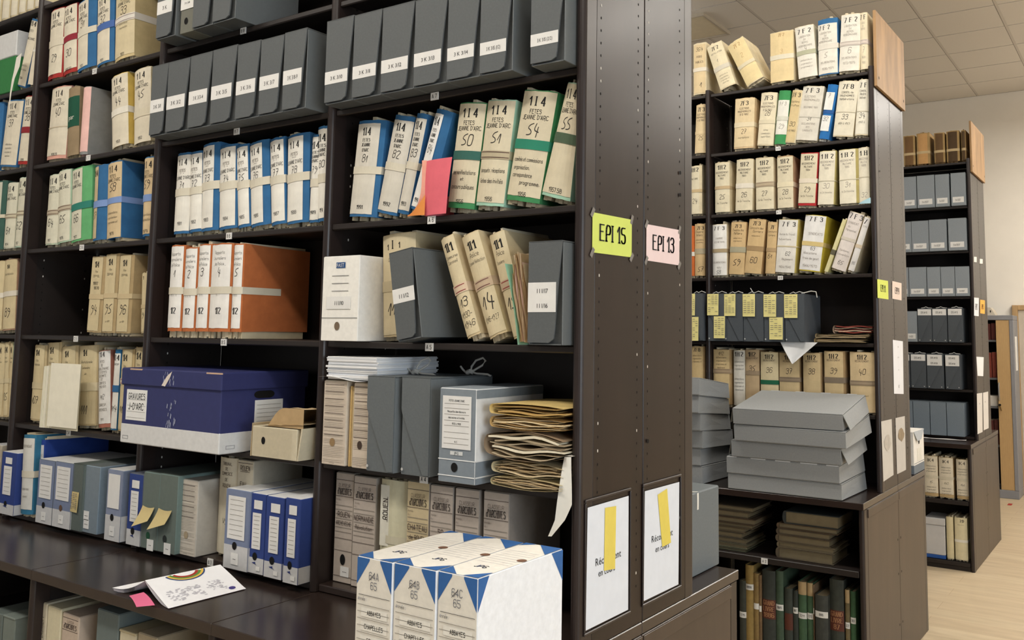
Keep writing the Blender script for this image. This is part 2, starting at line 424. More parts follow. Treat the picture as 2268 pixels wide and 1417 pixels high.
def make_rack(r, nb, label, top, tags):
    xe, y0 = RX[r], RY[r]
    root = thing('shelving_rack', label, 'shelf', (xe, y0, Z[3]))
    root_z = Z[3]
    def loc(mb, name, lab=None, par=None, smooth=False):
        o = mb.obj(name, par or root, smooth)
        if par is None: o.matrix_parent_inverse = Matrix.Translation((-xe, -y0, -root_z))
        if lab: o['label'] = lab
        return o
    zt = Z[9]+.022
    mid = y0+DEP/2
    for k in range(nb+1):
        xa = xe-k*BAY
        for y_, sg in ((y0, 1), (y0+DEP, -1)):
            m_ = MB(); nose(m_, xa, xa+PW, y_-sg*.0, Z[3]+.001, zt, STEEL, sg)
            loc(m_, 'upright')
        if k > 0:
            m_ = MB()
            for ya, yb in ((y0+.0455, mid-.006), (mid+.006, y0+DEP-.0455)): m_.box(xa+.006, xa+.022, ya, yb, Z[3]+.001, zt, STEEL2)
            hole_mb(m_, xa+.0224, (y0+.075, y0+.25), Z[3]+.1, zt-.05, .25)
            loc(m_, 'divider_panel')
    for k in range(nb):
        xa, xb = xe-(k+1)*BAY+PW, xe-k*BAY
        for lv in range(3, 10):
            m_ = MB(); z = Z[lv]; th = .016 if lv > 3 else .012
            if lv == 3 and r == 2: m_.box(xa+.0005, xb-.0005, y0+.001, y0+DEP-.001, z-.0004, z+.0004, TOP)
            elif lv == 3: m_.box(xa+.0005, xb-.0005, y0+.001, y0+DEP-.001, z+.0003, z+BASE-.0004, TOP, .003)
            else:
                m_.box(xa+.0005, xb-.0005, y0+.004, y0+DEP-.004, z-.004, z-.0006, STEEL2)
                for ya in (y0+.001, y0+DEP-.013): m_.box(xa+.0005, xb-.0005, ya, ya+.012, z-.019, z-.0005, STEEL2, .003)
            sh = loc(m_, 'shelf')
            if (k, lv) in tags:
                tx, u = tags[(k, lv)]
                tm = MB(); cx = xa+(xb-xa)*u; hw = .014 if r < 3 else .01
                up = .0225 if lv == 3 else 0.0
                tm.box(cx-hw, cx+hw, y0-.0022, y0+.0006, z-.0225+up, z-.0006+up, WHITE)
                text(tm, BLACK, tx, cx, z-.0115+up, .011, .021, lambda a, b: (a, y0-.0026, b), 'P')
                tg = tm.obj('shelf_tag', sh)
                tg['label'] = 'white shelf tag reading ' + tx
        m_ = MB().box(xa+.0005, xb-.0005, mid-.004, mid+.004, Z[3]+.002, Z[9]-.006, STEEL2)
        loc(m_, 'back_panel')
    # end panels: two sheets side by side
    for ya, yb in ((y0+.0455, mid-.0015), (mid+.0015, y0+DEP-.0455)):
        m_ = MB().box(xe+.006, xe+PW, ya, yb, Z[3]+.001, zt, PANEL, .002)
        hole_mb(m_, xe+PW+.0005, (ya+.022, yb-.035), Z[3]+.10, zt-.02, .10 if r == 1 else 0.0)
        loc(m_, 'end_panel')
    m_ = MB().box(xe+.004, xe+.012, mid-.0014, mid+.0014, Z[3]+.001, zt, HOLE)
    loc(m_, 'panel_seam')
    # ---- base cabinet
    bc = thing('base_cabinet', label.replace('tall', 'low').split(' rack')[0] + ' base cabinet with worktop, under the ' + top, 'cabinet', (xe, y0, 0))
    def bl(mb, name, par=None):
        o = mb.obj(name, par or bc)
        if par is None: o.matrix_parent_inverse = Matrix.Translation((-xe, -y0, 0))
        return o
    ya, yb = y0-OVH, y0+DEP+OVH
    for k in range(nb):
        xa, xb = xe-(k+1)*BAY+PW, xe-k*BAY+PW
        m_ = MB().box(xa+.0006, xb-.0006, ya, mid-.0006, Z[3]-.032, Z[3]-.0008, TOP, .002).box(xa+.0006, xb-.0006, mid+.0006, yb, Z[3]-.032, Z[3]-.0008, TOP, .002)
        bl(m_, 'worktop')
        for lv in (1, 2):
            zl = .488 if (r, lv) == (3, 2) else Z[lv]
            m_ = MB(); m_.box(xa+.002, xb-PW-.002, ya+.015, yb-.015, zl-.004, zl-.0008, STEEL2)
            for e in (ya+.012, yb-.024): m_.box(xa+.002, xb-PW-.002, e, e+.012, zl-.03, zl-.0008, STEEL2, .003)
            s_ = bl(m_, 'shelf')
            if r == 2 and k == 0 and lv == 2:
                tm = MB(); c_ = on(*x1(650, 765), 1, ya+.010)
                tm.box(c_.x-.016, c_.x+.016, ya+.0095, ya+.0118, Z[2]-.031, Z[2]-.004, WHITE)
                text(tm, BLACK, 'A 2', c_.x, Z[2]-.0175, .012, .024, lambda a, b_: (a, ya+.009, b_), 'P')
                bl(tm, 'shelf_tag', s_)
        bl(MB().box(xa+.002, xb-PW-.002, mid-.004, mid+.004, .002, Z[3]-.034, STEEL2), 'back_panel')
        bl(MB().box(xa+.002, xb-PW-.002, ya+.02, yb-.02, 0.001, .028, STEEL2), 'plinth')
    for k in range(nb+1):
        xa = xe-k*BAY
        for y_, sg in ((ya+.018, 1), (yb-.018, -1)):
            m_ = MB(); nose(m_, xa+.001, xa+PW-.001, y_, .001, Z[3]-.033, STEEL, sg, .010); bl(m_, 'upright')
        if k:
            m_ = MB()
            for e0, e1 in ((ya+.066, mid-.008), (mid+.008, yb-.066)): m_.box(xa+.006, xa+.022, e0, e1, .002, Z[3]-.034, STEEL2)
            bl(m_, 'divider_panel')
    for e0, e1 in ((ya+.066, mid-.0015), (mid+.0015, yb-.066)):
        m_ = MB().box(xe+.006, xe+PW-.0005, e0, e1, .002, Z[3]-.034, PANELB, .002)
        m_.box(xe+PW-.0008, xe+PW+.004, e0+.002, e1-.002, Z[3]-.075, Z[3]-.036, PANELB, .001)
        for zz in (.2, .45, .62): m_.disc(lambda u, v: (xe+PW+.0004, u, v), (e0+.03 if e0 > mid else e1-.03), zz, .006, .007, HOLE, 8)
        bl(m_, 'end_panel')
    return root
TAGS1 = {(0, 7): ('A 7', .457), (0, 6): ('A 6', .458), (0, 5): ('A 5', .463), (0, 4): ('A 4', .455), (1, 8): ('B 8', .5), (1, 7): ('B 7', .49), (1, 6): ('B 6', .475), (1, 5): ('B 5', .475),
         (1, 3): ('B 3', .46), (2, 8): ('C 8', .49), (2, 7): ('C 7', .485), (2, 6): ('C 6', .48), (2, 5): ('C 5', .48), (2, 4): ('C 4', .47)}
TAGS2 = {(0, 8): ('A 8', .45), (0, 7): ('A 7', .45), (0, 6): ('A 6', .455)}
make_rack(1, 5, 'tall dark brown steel shelving rack nearest the camera, end panel with yellow sign', 'nearest tall rack', TAGS1)
make_rack(2, 4, 'tall dark brown steel shelving rack second from the front, with plywood board on top', 'second tall rack', TAGS2)
make_rack(3, 4, 'tall dark brown steel shelving rack farthest back by the wall, holding grey boxes', 'farthest tall rack', {})
# ------------------------------------------------------------------ archive goods
class Row:
    pass
C = Row()
def row(r, lv, zm, yf=.012, group=None, where=''):
    C.lv = lv; C.r, C.z, C.zm, C.y, C.group, C.where = r, Z[lv]+(BASE if lv == 3 else 0), zm, RY[r]+yf - (OVH if lv < 3 else 0), group, where
def fit(bl, br, tl, lean=True, yf=None):
    y = C.y if yf is None else RY[C.r]+yf
    zb = C.z
    if isinstance(bl, tuple):
        p = on(*C.zm(*bl), 2, C.z); y = p.y; xl = p.x
    else: xl = xat(C.zm(bl, 0)[0], y, zb) if True else 0
    # photo columns lean with height, so use the row of the shelf line for the column: C.zm maps x only
    xr = xat(C.zm(br, 0)[0], y, zb)
    t = on(*C.zm(*tl), 1, y)
    dz = t.z-zb
    th = math.atan2(t.x-xl, dz) if lean else 0.0
    if abs(th) < math.radians(1.6): th = 0.0
    w = (xr-xl)*math.cos(th) if th <= 0 else (xr-xl)/1.0*math.cos(th)
    h = dz/math.cos(th)
    return xl, y, zb, w, h, th
def bay_limits(x):
    k = 0
    while x < RX[C.r]-(k+1)*BAY+PW/2 and k < 6: k += 1
    return RX[C.r]-(k+1)*BAY+PW+.001, RX[C.r]-k*BAY-.001
def taper(t, h, k0, k1):
    "narrow a bundle from factor k0 at its foot to k1 at its top"
    for ch in [o for o in COL.objects if o.parent == t]:
        for v in ch.data.vertices: v.co.x *= k0+(k1-k0)*min(1.0, v.co.z/h)
def clamp(xl, w):
    lo, hi = bay_limits(xl+w/2)
    if xl < lo: xl = lo
    return xl, min(w, hi-xl)
def put(name, label, cat, f, extra_rot=0.0):
    xl, y, zb, w, h, th = f
    z = zb+.0006 + (w*math.sin(th) if th > 0 else 0)
    return thing(name, label, cat, (xl, y, z), (0, th, extra_rot), C.group)
def bundle(bl, br, tl, label, cov=KRAFT, lab=CREAM, sp=(0, 1, .05, .985), strap=None, tx=(), depth=.25, yf=None, lift=.012, bulge=None, nsheet=5, pap=(222, 206, 172), name='archive_bundle', cat='folder', lean=True, papers_up=.0, shrink=.975):
    f = fit(bl, br, tl, lean, yf); xl, y, zb, w, h, th = f
    w = max(w*shrink, .012)
    lo, hi = bay_limits(xl+w/2)
    k0 = k1 = 1.0
    if True:
        if th > 0 and xl + h*math.sin(th) > hi-.035: th = math.asin(max(0.0, min(1.0, (hi-.035-xl)/h)))
        c_, s_n = math.cos(th), math.sin(th)
        if C.lv == 9: h = min(h, .37)
        if C.lv < 9: h = min(h, (Z[C.lv+1]-(.022 if C.lv > 2 else .036)-zb-.004-w*abs(s_n))/c_)
        if xl < lo and th >= 0: w -= (lo-xl); xl = lo
        if xl + w*c_ > hi: k0 = max(.3, (hi-xl)/(w*c_))
        if xl + h*s_n + w*c_ > hi: k1 = max(.12, (hi-xl-h*s_n)/(w*c_))
        k1 = min(k1, 1.0)
    if C.r == 1 or C.r == 2: depth = min(depth, DEP/2-.03-(y-RY[C.r]) if C.z >= Z[3]-.01 else depth)
    t = put(name, label, cat, (xl, y, zb, w, h, th))
    bu = min(.010, w*.16) if bulge is None else bulge
    fx = lambda u: bu*(2*u-1)**2
    rnd = random.Random(sum(ord(c)*(i_+1) for i_, c in enumerate(label)))
    jz = [rnd.uniform(-.0018, .0018) for _ in range(20)]
    cm = paper(cov, .08)
    top = lambda u: h + jz[int(u*6)]*.7
    bot = lambda u: lift + jz[7+int(u*6)]*.5
    m_ = MB()
    m_.grid(lambda u, v: (u*w, fx(u), bot(u)+(top(u)-bot(u))*v), 8, 4, cm)
    tp, bt = h-.002, lift+.002
    n_ = 3
    m_.grid(lambda u, v: (w+.0012*math.sin(u*3.1), bu+(depth-bu)*u, (lift if u == 0 else bt)+((top(1) if u == 0 else tp-.004*u)-(lift if u == 0 else bt))*v), n_, 2, cm)
    m_.grid(lambda u, v: (0, depth-(depth-bu)*u, bt+(tp-bt)*v), 2, 2, cm)
    m_.obj('cover', t, True)
    # sheets of paper between the covers
    m_ = MB(); n = max(2, min(nsheet+2, int(w/.007)))
    pms = [paper(tuple(min(255, max(0, c+e)) for c in pap), .08) for e in (-20, -4, 10)]
    xs = [.0015+(w-.003)*k/n for k in range(n+1)]
    for k in range(n):
        if rnd.random() < .12: continue
        zl = 0.0006 + rnd.uniform(0, .005); zh = h - rnd.uniform(.004, .014) + (rnd.uniform(.006, .02) if rnd.random() < .4 else 0) + papers_up
        y_ = bu + .004 + rnd.uniform(0, .006)
        m_.box(xs[k]+.0003, xs[k+1]-.0003, y_, depth-rnd.uniform(.003, .02), zl if k % 2 else .0003, zh, pms[k % 3])
    if m_.v: m_.obj('papers', t)
    # spine label
    surf = lambda off: (lambda a, b_: (a, fx(a/w)-off, b_))
    if lab is not None:
        m_ = MB(); u0, u1, v0, v1 = sp
        za, zb_ = lift+(h-lift)*v0, lift+(h-lift)*v1
        m_.grid(lambda u, v: ((u0+(u1-u0)*u)*w, fx(u0+(u1-u0)*u)-.0012, za+(zb_-za)*v + (jz[int(u*6)]*.4 if v in (0, 1) else 0)), 8, 3, paper(lab, .06))
        uw = (u1-u0)*w; uc = (u0+u1)/2*w
        for q in tx:
            s_, v, hh, st = q[:4]
            ink = q[4] if len(q) > 4 else (BLACK if st in 'SQ' else HAND)
            du = q[5] if len(q) > 5 else 0.0
            mw = q[6] if len(q) > 6 else .86
            zc_ = v*h
            if s_ == '-':
                m_.face([surf(.0016)(uc+e*uw*.5*(mw if len(q) > 6 else .6), zc_+g*.0006) for e, g in ((-1, -1), (1, -1), (1, 1), (-1, 1))], ink)
            else: text(m_, ink, s_, uc+du*uw, zc_, hh*h, uw*mw, surf(.0017), st)
        m_.obj('spine_label', t)
    if strap:
        v, hh, col = strap[:3]; m_ = MB(); sm = mat('cotton_tape', col, .85, .03)
        za, zb_ = v*h-hh*h/2, v*h+hh*h/2
        m_.grid(lambda u, g: (u*(w+.003)-.0015, fx(u)-.0026, za+(zb_-za)*g), 8, 1, sm)
        m_.grid(lambda u, g: (w+.0018, bu-.003+u*(depth*.55), za+(zb_-za)*g), 2, 1, sm)
        if len(strap) > 3:
            for e in (.18, .82): m_.grid(lambda u, g: (u*w, fx(u)-.0032, za+(zb_-za)*e+(g-.5)*.0024), 8, 1, mat('tape_line', strap[3], .8, 0))
        m_.obj('strap', t)
    if k0 < 1 or k1 < 1: taper(t, h, k0, k1)
    return t
def dbox(bl, br, tl, label, lab=None, labv=(.30, .46), flap='taper', col=DGREY, depth=.26, yf=None, tie=False, notes=(), lean=False, rot=0.0, labu=(.0, .93), name='document_box', labst='B'):
    "cloth covered archive box with a front flap"
    f = fit(bl, br, tl, lean, yf); xl, y, zb, w, h, th = f
    w *= .985
    if not lean: xl, w = clamp(xl, w)
    t = put(name, label, 'box', (xl, y, zb, w, h, th), rot)
    cm = mat('box_cloth', col, .6, .05, 140.0, .12, .35)
    ed = mat('box_edge', tuple(int(c*1.12) for c in col), .5, .03, 90.0)
    m_ = MB()
    rc = .016 if flap == 'taper' else .004
    m_.box(.003, w-.003, rc, depth-.003, 0.0005, h-.0045, cm, .001)
    m_.box(0, .0035, .0042, depth, 0.0003, h-.004, ed, .001).box(w-.0035, w, .0042, depth, 0.0003, h-.004, ed, .001)
    m_.box(.0036, w-.0036, .0042, rc+.001, 0.0003, .0035, cm)
    m_.obj('body', t)
    m_ = MB(); P = None
    if flap == 'taper':
        P = [(0, .006), (.62*w, .006), (.76*w, .06*h), (.79*w, .14*h), (.87*w, .55*h), (.985*w, h), (0, h)]
    elif flap == 'diag':       # loose triangle at lower left, cut from the left edge to the foot
        P = [(0, h), (0, .67*h), (.035*w, .62*h), (.80*w, .004), (w, .004), (w, h)]
    elif flap == 'diagr':      # mirrored: cut from the upper right to the lower left
        P = [(0, h), (w, h), (w, .80*h), (.16*w, .02*h), (0, .02*h)]
    elif flap == 'plain':
        P = [(0, .003), (w, .003), (w, h), (0, h)]
    m_.prism(P, lambda u, v, g: (u, g, v), -.0005, .0037, cm)
    m_.box(0, w, -.0005, depth, h-.0038, h, cm, .0015)
    if flap in ('diag', 'diagr'):
        for e in ((.08,) if flap == 'diag' else (.12, .86)): m_.disc(lambda a, b_: (a, -.001 if flap == 'diag' else .0035-.005, b_), w*e, h*.055, .004, .004, mat('rivet', (190, 190, 186), .4, 0))
    fo = m_.obj('flap', t)
    if lab:
        m_ = MB(); u0, u1 = labu; v0, v1 = labv
        m_.box(u0*w, u1*w*(1 if flap != 'taper' else .885), -.0014, -.0006, v0*h, v1*h, WHITE)
        L = lab if isinstance(lab, (list, tuple)) else [lab]
        for k, s_ in enumerate(L):
            vc = v1-(v1-v0)*(k+.5)/len(L)
            text(m_, BLACK, s_, (u0+u1*.93)/2*w, (vc-.01)*h, min(.017 if w > .07 else .012, .31*(v1-v0)*h/len(L)), (u1-u0)*w*.48, lambda a, b_: (a, -.0018, b_), labst)
        m_.obj('label', t)
    for (u, v0, v1, col_, wn) in notes:
        m_ = MB(); pm = paper(col_, .03)
        xa, xb = u*w, u*w+wn
        m_.grid(lambda a, g: (xa+(xb-xa)*a, -.0024-.004*(1-g)*(.3+a*.7), (v0+(v1-v0)*g)*h), 3, 4, pm)
        for k in range(9):
            for c_ in range(3):
                if random.random() < .75:
                    zz = (v1-(v1-v0)*(k+1.2)/11)*h; xx = xa+(xb-xa)*(.1+.3*c_)
                    m_.face([(xx, -.0078, zz), (xx+(xb-xa)*.22, -.0078, zz), (xx+(xb-xa)*.22, -.0078, zz+.0028), (xx, -.0078, zz+.0028)], GREYINK)
        o = m_.obj('note', t); o['label'] = 'yellow handwritten paper note'
    if tie:
        tm = mat('white_cotton_tie', (206, 204, 196), .9, 0)
        m_ = MB(); cx = w*.5
        m_.tube([(cx-.03, .03, h+.002), (cx-.005, .03, h+.006), (cx+.004, .03, h+.012), (cx+.02, .035, h+.004), (cx+.045, .05, h+.002)], .0028, tm, 5)
        m_.obj('tie', t)
    return t
def bow(t, w, h, cx, y, s=1.0):
    tm = mat('white_cotton_tie', (206, 204, 196), .9, 0); m_ = MB()
    loop = [(0, 0, .004), (.002, 0, .02), (.016, 0, .036), (.036, .004, .043), (.044, .004, .036), (.034, .004, .024), (.016, 0, .014), (0, 0, .006)]
    m_.tube([(cx+a*s, y+b_, h+c*s) for a, b_, c in loop], .0032, tm, 6)
    m_.tube([(cx-.034*s, y, h+.020*s), (cx-.026*s, y, h+.012*s), (cx-.012*s, y, h+.002), (cx, y, h+.008*s), (cx+.02*s, y-.002, h+.004), (cx+.055*s, y, h+.003), (cx+.064*s, y, h-.001)], .003, tm, 6)
    m_.tube([(cx-.01*s, y-.002, h+.005*s), (cx, y-.003, h+.009*s), (cx+.008*s, y, h+.006*s)], .006*s, tm, 7)
    o = m_.obj('tie', t); o['label'] = 'white cotton tape bow'
def abox(bl, br, tl, label, base=(150, 164, 190), foot=None, footv=.24, panel=None, lines=6, small=None, hole=.2, holec=None, depth=.29, side=None, top=None, tx=(), yf=None, lean=False, stick=(), name='archive_box', textured=False, rot=0.0, arrow=False, holeu=.45, tape=None):
    "corrugated card archive box; front = narrow side"
    f = fit(bl, br, tl, lean, yf); xl, y, zb, w, h, th = f
    w *= .985
    if not lean: xl, w = clamp(xl, w)
    t = put(name, label, 'box', (xl, y, zb, w, h, th), rot)
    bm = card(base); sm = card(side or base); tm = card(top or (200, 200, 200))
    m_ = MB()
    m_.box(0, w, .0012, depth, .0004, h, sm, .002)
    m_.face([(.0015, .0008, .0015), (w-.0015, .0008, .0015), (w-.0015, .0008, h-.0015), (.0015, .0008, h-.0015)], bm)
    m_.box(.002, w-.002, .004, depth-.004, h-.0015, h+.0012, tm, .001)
    if foot:
        m_.face([(.001, .0004, .001), (w-.001, .0004, .001), (w-.001, .0004, h*footv), (.001, .0004, h*footv)], card(foot))
        m_.face([(w+.0004, .0016, .002), (w+.0004, depth-.003, .002), (w+.0004, depth-.003, h*footv), (w+.0004, .0016, h*footv)], card(foot))
    fn = lambda off: (lambda a, b_: (a, -off, b_))
    if textured:
        tl_ = mat('weave_line', tuple(int(c*.86) for c in base), .8, 0)
        for k in range(46):
            zz = h*(.04+.92*k/46)
            if random.random() < .8: m_.face([fn(.0002)(a, zz+g) for a, g in ((w*.06, 0), (w*random.uniform(.7, .95), 0), (w*.94, .0011), (w*.06, .0011))], tl_)
    if hole:
        m_.disc(fn(.0006), w*holeu, h*hole, min(.011, w*.14), min(.016, h*.05), card(holec) if holec else HOLE, 16)
    for q in tx:
        s_, v, hh, st = q[:4]; ink = q[4] if len(q) > 4 else BLACK
        du = q[5] if len(q) > 5 else 0; mw = q[6] if len(q) > 6 else .86
        if s_ == '-': m_.face([fn(.0007)(w/2+e*w*mw/2+du*w, v*h+g*.0007) for e, g in ((-1, -1), (1, -1), (1, 1), (-1, 1))], ink)
        elif s_ == '=': m_.face([fn(.0005)(w/2+e*w*mw/2+du*w, v*h+g*hh*h/2) for e, g in ((-1, -1), (1, -1), (1, 1), (-1, 1))], ink)
        else: text(m_, ink, s_, w/2+du*w, v*h, hh*h, w*mw, fn(.0022 if small else .0009), st, q[7] if len(q) > 7 else 0.0)
    if arrow:
        m_.face([fn(.0008)(w*a, h*b_) for a, b_ in ((.28, .135), (.62, .11), (.5, .125), (.5, .15))], card((30, 48, 120)))
    m_.obj('carton', t)
    if panel:
        u0, u1, v0, v1 = panel; m_ = MB()
        m_.box(u0*w, u1*w, -.0016, -.0004, v0*h, v1*h, WHITE)
        for k in range(lines):
            zz = (v0+(v1-v0)*(k+.8)/(lines+.6))*h
            m_.face([fn(.002)(a, zz+g) for a, g in ((u0*w+.08*w, 0), (u1*w-.08*w, 0), (u1*w-.08*w, .0011), (u0*w+.08*w, .0011))], GREYINK)
        m_.obj('label', t)
    if small:
        u0, u1, v0, v1 = small
        MB().box(u0*w, u1*w, -.0016, -.0004, v0*h, v1*h, WHITE).obj('label', t)
    for (u, v, ww, hh, s_) in stick:
        m_ = MB().box(u*w-ww/2, u*w+ww/2, -.0016, -.0004, v*h-hh/2, v*h+hh/2, WHITE)
        if s_: text(m_, HAND, s_, u*w, v*h, hh*.36, ww*.7, fn(.002), 'P')
        m_.obj('sticker', t)
    return t
# ================================================================== NEAR RACK
FJ = "JEANNE D'ARC"
def t4(num, year='', code='1I4', st='W', w1=.80, nv=.66, ns=.10, extra=()):
    L = [(code, .905, .075, st, BLACK, 0, .74), ('FETES', .815, .036, 'C', BLACK, 0, .42), (FJ, .765, .036, 'C', BLACK, 0, .86), ('-', .742, 0, 'C', BLACK)]
    if num: L.append((num, nv, ns, 'H', HAND, 0, .5))
    if year: L.append((year, .10, .034, 'C', BLACK, 0, .45))
    return L + list(extra)
def scribble(v0, n, hh=.022, mw=.8, st='H', ink=None, words=("deliberations", "organisation", "programme et", "depenses", "invitations")):
    return [(words[k % len(words)], v0-k*hh*2.1, hh, st, ink or HAND, 0, mw) for k in range(n)]
# ---- row A7
g = 'dark grey boxes on the A7 shelf'
row(1, 7, z5, -.061, g)
xs = [(68, 300, (90, 185), '3 K 3/10'), (300, 540, (335, 130), '3 K 3/11'), (540, 815, (565, 72), '3 K 3/12'), (815, 1095, (835, 8), '3 K 3/13'), (1095, 1370, (1115, -30), '3 K 3/14'), (1370, 1640, (1390, -62), '3 K 3/15 (1/2)'), (1795, 2085, (1808, -112), '3 K 3/15 (2/2)')]
for a, b_, c, s_ in xs:
    dbox(a, b_, c, 'dark grey cloth archive box labelled %s on shelf A7' % s_, s_, (.235, .385), yf=-.061)
# ---- row B7
row(1, 7, z3, -.07, 'dark grey boxes on the B7 shelf')
xs = [(42, 205, (82, 655), '3 K 3/1'), (202, 420, (277, 605), '3 K 3/2'), (420, 640, (487, 548), '3 K 3/3-4'), (640, 885, (708, 488), '3 K 3/5'), (885, 1115, (932, 443), '3 K 3/6'), (1115, 1347, (1160, 392), '3 K 3/7'), (1347, 1570, (1396, 322), '3 K 3/8-9')]
for a, b_, c, s_ in xs:
    dbox(a, b_, c, 'dark grey cloth archive box labelled %s on shelf B7' % s_, s_, (.33, .51), yf=-.07)
# ---- row B8
row(1, 8, z3, -.078, 'boxes on the B8 shelf at the top edge')
dbox(110, 290, (160, -270), 'dark grey archive box with worn white label, leftmost on shelf B8', '3 K', (.36, .55), yf=-.078)
abox(345, 475, (372, -330), 'olive grey box with round finger hole on shelf B8, label 3 K 3/16', base=(112, 112, 100), hole=.17, depth=.26, small=(.0, .97, .34, .52), tx=(('3 K 3/16', .43, .03, 'B', BLACK, 0, .7),), yf=-.07)
dbox(468, 660, (520, -380), 'dark grey archive box with yellow slip on shelf B8', None, yf=-.078, notes=((.05, .56, .8, (222, 206, 130), .06),))
dbox(665, 880, (700, -430), 'dark grey archive box without label, rightmost on shelf B8', None, yf=-.078)
# ---- row A6
row(1, 6, z6, .016, 'bundles on the A6 shelf')
def t6(num, yr): return [('1I4', .885, .07, 'S', BLACK, -.02, .56), ('FETES', .80, .03, 'Q', BLACK, 0, .45), ('JEANNE', .752, .03, 'Q', BLACK, 0, .56), ("D'ARC", .70, .03, 'Q', BLACK, 0, .48), (num, .62, .075, 'H', HAND, 0, .5), (yr, .135, .036, 'Q', BLACK, 0, .42)]
bundle(188, 432, (278, 370), 'blue folder bundle with white spine numbered 81, dated 1991, on shelf A6', BLUE, OFFW, (0, .85, .03, .965), (.50, .075, TAPE), t6('81', '1991'))
bundle(425, 606, (593, 335), 'leaning blue bundle with white spine numbered 82, dated 1992', BLUE, OFFW, (0, 1, .03, .95), (.50, .075, TAPE), t6('82', '1992'))
bundle(610, 708, (788, 300), 'leaning blue bundle with white spine numbered 83, dated 1993', BLUE, OFFW, (0, 1, .035, .95), (.50, .07, TAPE), t6('83', '1993'))
bundle(712, 868, (952, 288), 'leaning blue bundle numbered 84, half behind a pink folder', BLUE, (236, 234, 228), (0, .62, .03, .955), None, t6('84', '199'))
bundle(1040, 1276, (1155, 222), 'cream bundle with green tape numbered 50, dated 1956', GREEN, CREAM, (0, 1, .055, .99), (.52, .08, (52, 104, 92)), t4('50', '1956', extra=[('des manifestations', .365, .036, 'C', BLACK, 0, .84), ('et', .305, .03, 'C'), ('concours publiques', .235, .036, 'C', BLACK, 0, .84)]))
bundle(1284, 1532, (1398, 198), 'cream bundle with brown lined tape numbered 51, dated 1956', MINT, CREAM, (0, 1, .03, .99), (.50, .075, (186, 172, 140), (96, 70, 60)), t4('51', '1956', extra=[('banquets . réceptions', .36, .036, 'C', BLACK, 0, .84), ('listes des invités', .265, .038, 'C', BLACK, 0, .8)]))
bundle(1546, 1848, (1713, 135), 'thick cream bundle with bright green tape numbered 54, dated 1956', GREEN, CREAM, (0, 1, .045, .99), (.53, .085, (40, 136, 106)), t4('54', '1956', extra=[('comités et commissions', .40, .034, 'C', BLACK, 0, .84), ('organisation.', .33, .034, 'C', BLACK, -.15, .5), ('correspondance', .265, .034, 'C', BLACK, -.1, .6), ('programme.', .20, .034, 'C', BLACK, .15, .55)]))
bundle(1848, 2150, (2088, 84), 'cream bundle with dark green tape numbered 55, dated 1957-58, against the end post', MINT, CREAM, (0, 1, .03, .99), (.535, .085, (78, 98, 74)), t4('55', '1957.58'), shrink=.9)
for o in list(COL.objects):
    if o.get('label', '').startswith('thick cream bundle with bright green'):
        MB().box(.052, .0532, .06, .20, .06, .305, paper((150, 52, 36)), 0).obj('red_sheet', o)
# pink folder slipped over bundle 84
p0 = on(*z6(838, 1165), 1, -.012); p1 = on(*z6(1040, 1150), 1, -.012); p2 = on(*z6(845, 690), 1, -.012); p3 = on(*z6(1094, 690), 1, -.012)
t = thing('cardboard_folder', 'bright pink card folder leaning in front of bundle 84 on shelf A6', 'folder', (p0.x, -.012, Z[6]+.001), (0, 0, 0), 'bundles on the A6 shelf')
hh = p2.z-Z[6]-.001; wb = p1.x-p0.x; wt = p3.x-p2.x; sh_ = p2.x-p0.x
pk = paper((238, 104, 118), .04)
MB().grid(lambda u, v: (sh_*v**.7*(1-u)+u*(wb+(sh_+wt-wb)*v)+.004*u, -.001+.012*(1-u)**3-.003*math.sin(v*3), hh*v+.0005), 8, 8, pk).grid(lambda u, v: (sh_*v**.7+.001+u*.004, .012+u*.12, hh*v+.0005), 3, 6, pk).obj('cover', t, True)
MB().grid(lambda u, v: (sh_*v*1.0-.004-.045*(1-v)**5+u*.012*(1+2*(1-v)**4), .002+.006*u, .004+hh*.99*v), 3, 10, paper(SALMON)).obj('salmon_sheet', t, True)
MB().grid(lambda u, v: (-.055+.065*u, .001-.006*math.sin(u*3), .001+.055*u*u*v+.004*v), 8, 3, paper((232, 140, 62))).obj('orange_sheet', t, True)
# ---- row B6
row(1, 6, z4, .014, 'bundles on the B6 shelf')
W6 = (232, 228, 216)
def tb(num, yr): return [('1I4', .885, .068, 'W', BLACK, 0, .8), ('FETES', .785, .033, 'C', BROWNINK, 0, .5), ('-', .750, 0, 'C', BROWNINK, 0, .26), (FJ, .70, .036, 'C', BLACK, 0, .92), ('-', .672, 0, 'C', BLACK, 0, .84), (num, .615, .075, 'H', HAND, 0, .5), (yr, .16, .036, 'C', BLACK, 0, .45)]
for a, b_, c, n_, yr, u1 in ((168, 265, (203, 172), '71', '1981', 1), (268, 345, (276, 168), '72', '1982', 1), (342, 452, (357, 118), '73', '1983', .76), (456, 570, (463, 130), '74', '1984', .92), (576, 656, (565, 128), '75', '1985', .94), (658, 782, (650, 110), '76', '1986', .72), (785, 880, (776, 86), '77', '1987', .94)):
    bundle(a, b_, c, 'blue bundle with white spine numbered %s, dated %s, on shelf B6' % (n_, yr), BLUE, W6, (0, u1, .035, .97), (.53, .09, TAPE), tb(n_, yr))
bundle(882, 1022, (889, 62), 'wide blue bundle with white spine numbered 78, dated 1988', BLUE, W6, (0, .78, .03, .97), (.53, .09, TAPE), tb('78', '1988'))
def t79(n_, yr): return [('1I4', .88, .07, 'S', BLACK, 0, .8), ('FETES', .80, .03, 'Q'), ('JEANNE', .755, .03, 'Q'), ("D'ARC", .71, .03, 'Q'), (n_, .615, .07, 'H', HAND, 0, .55), (yr, .15, .036, 'Q', BLACK, 0, .6)]
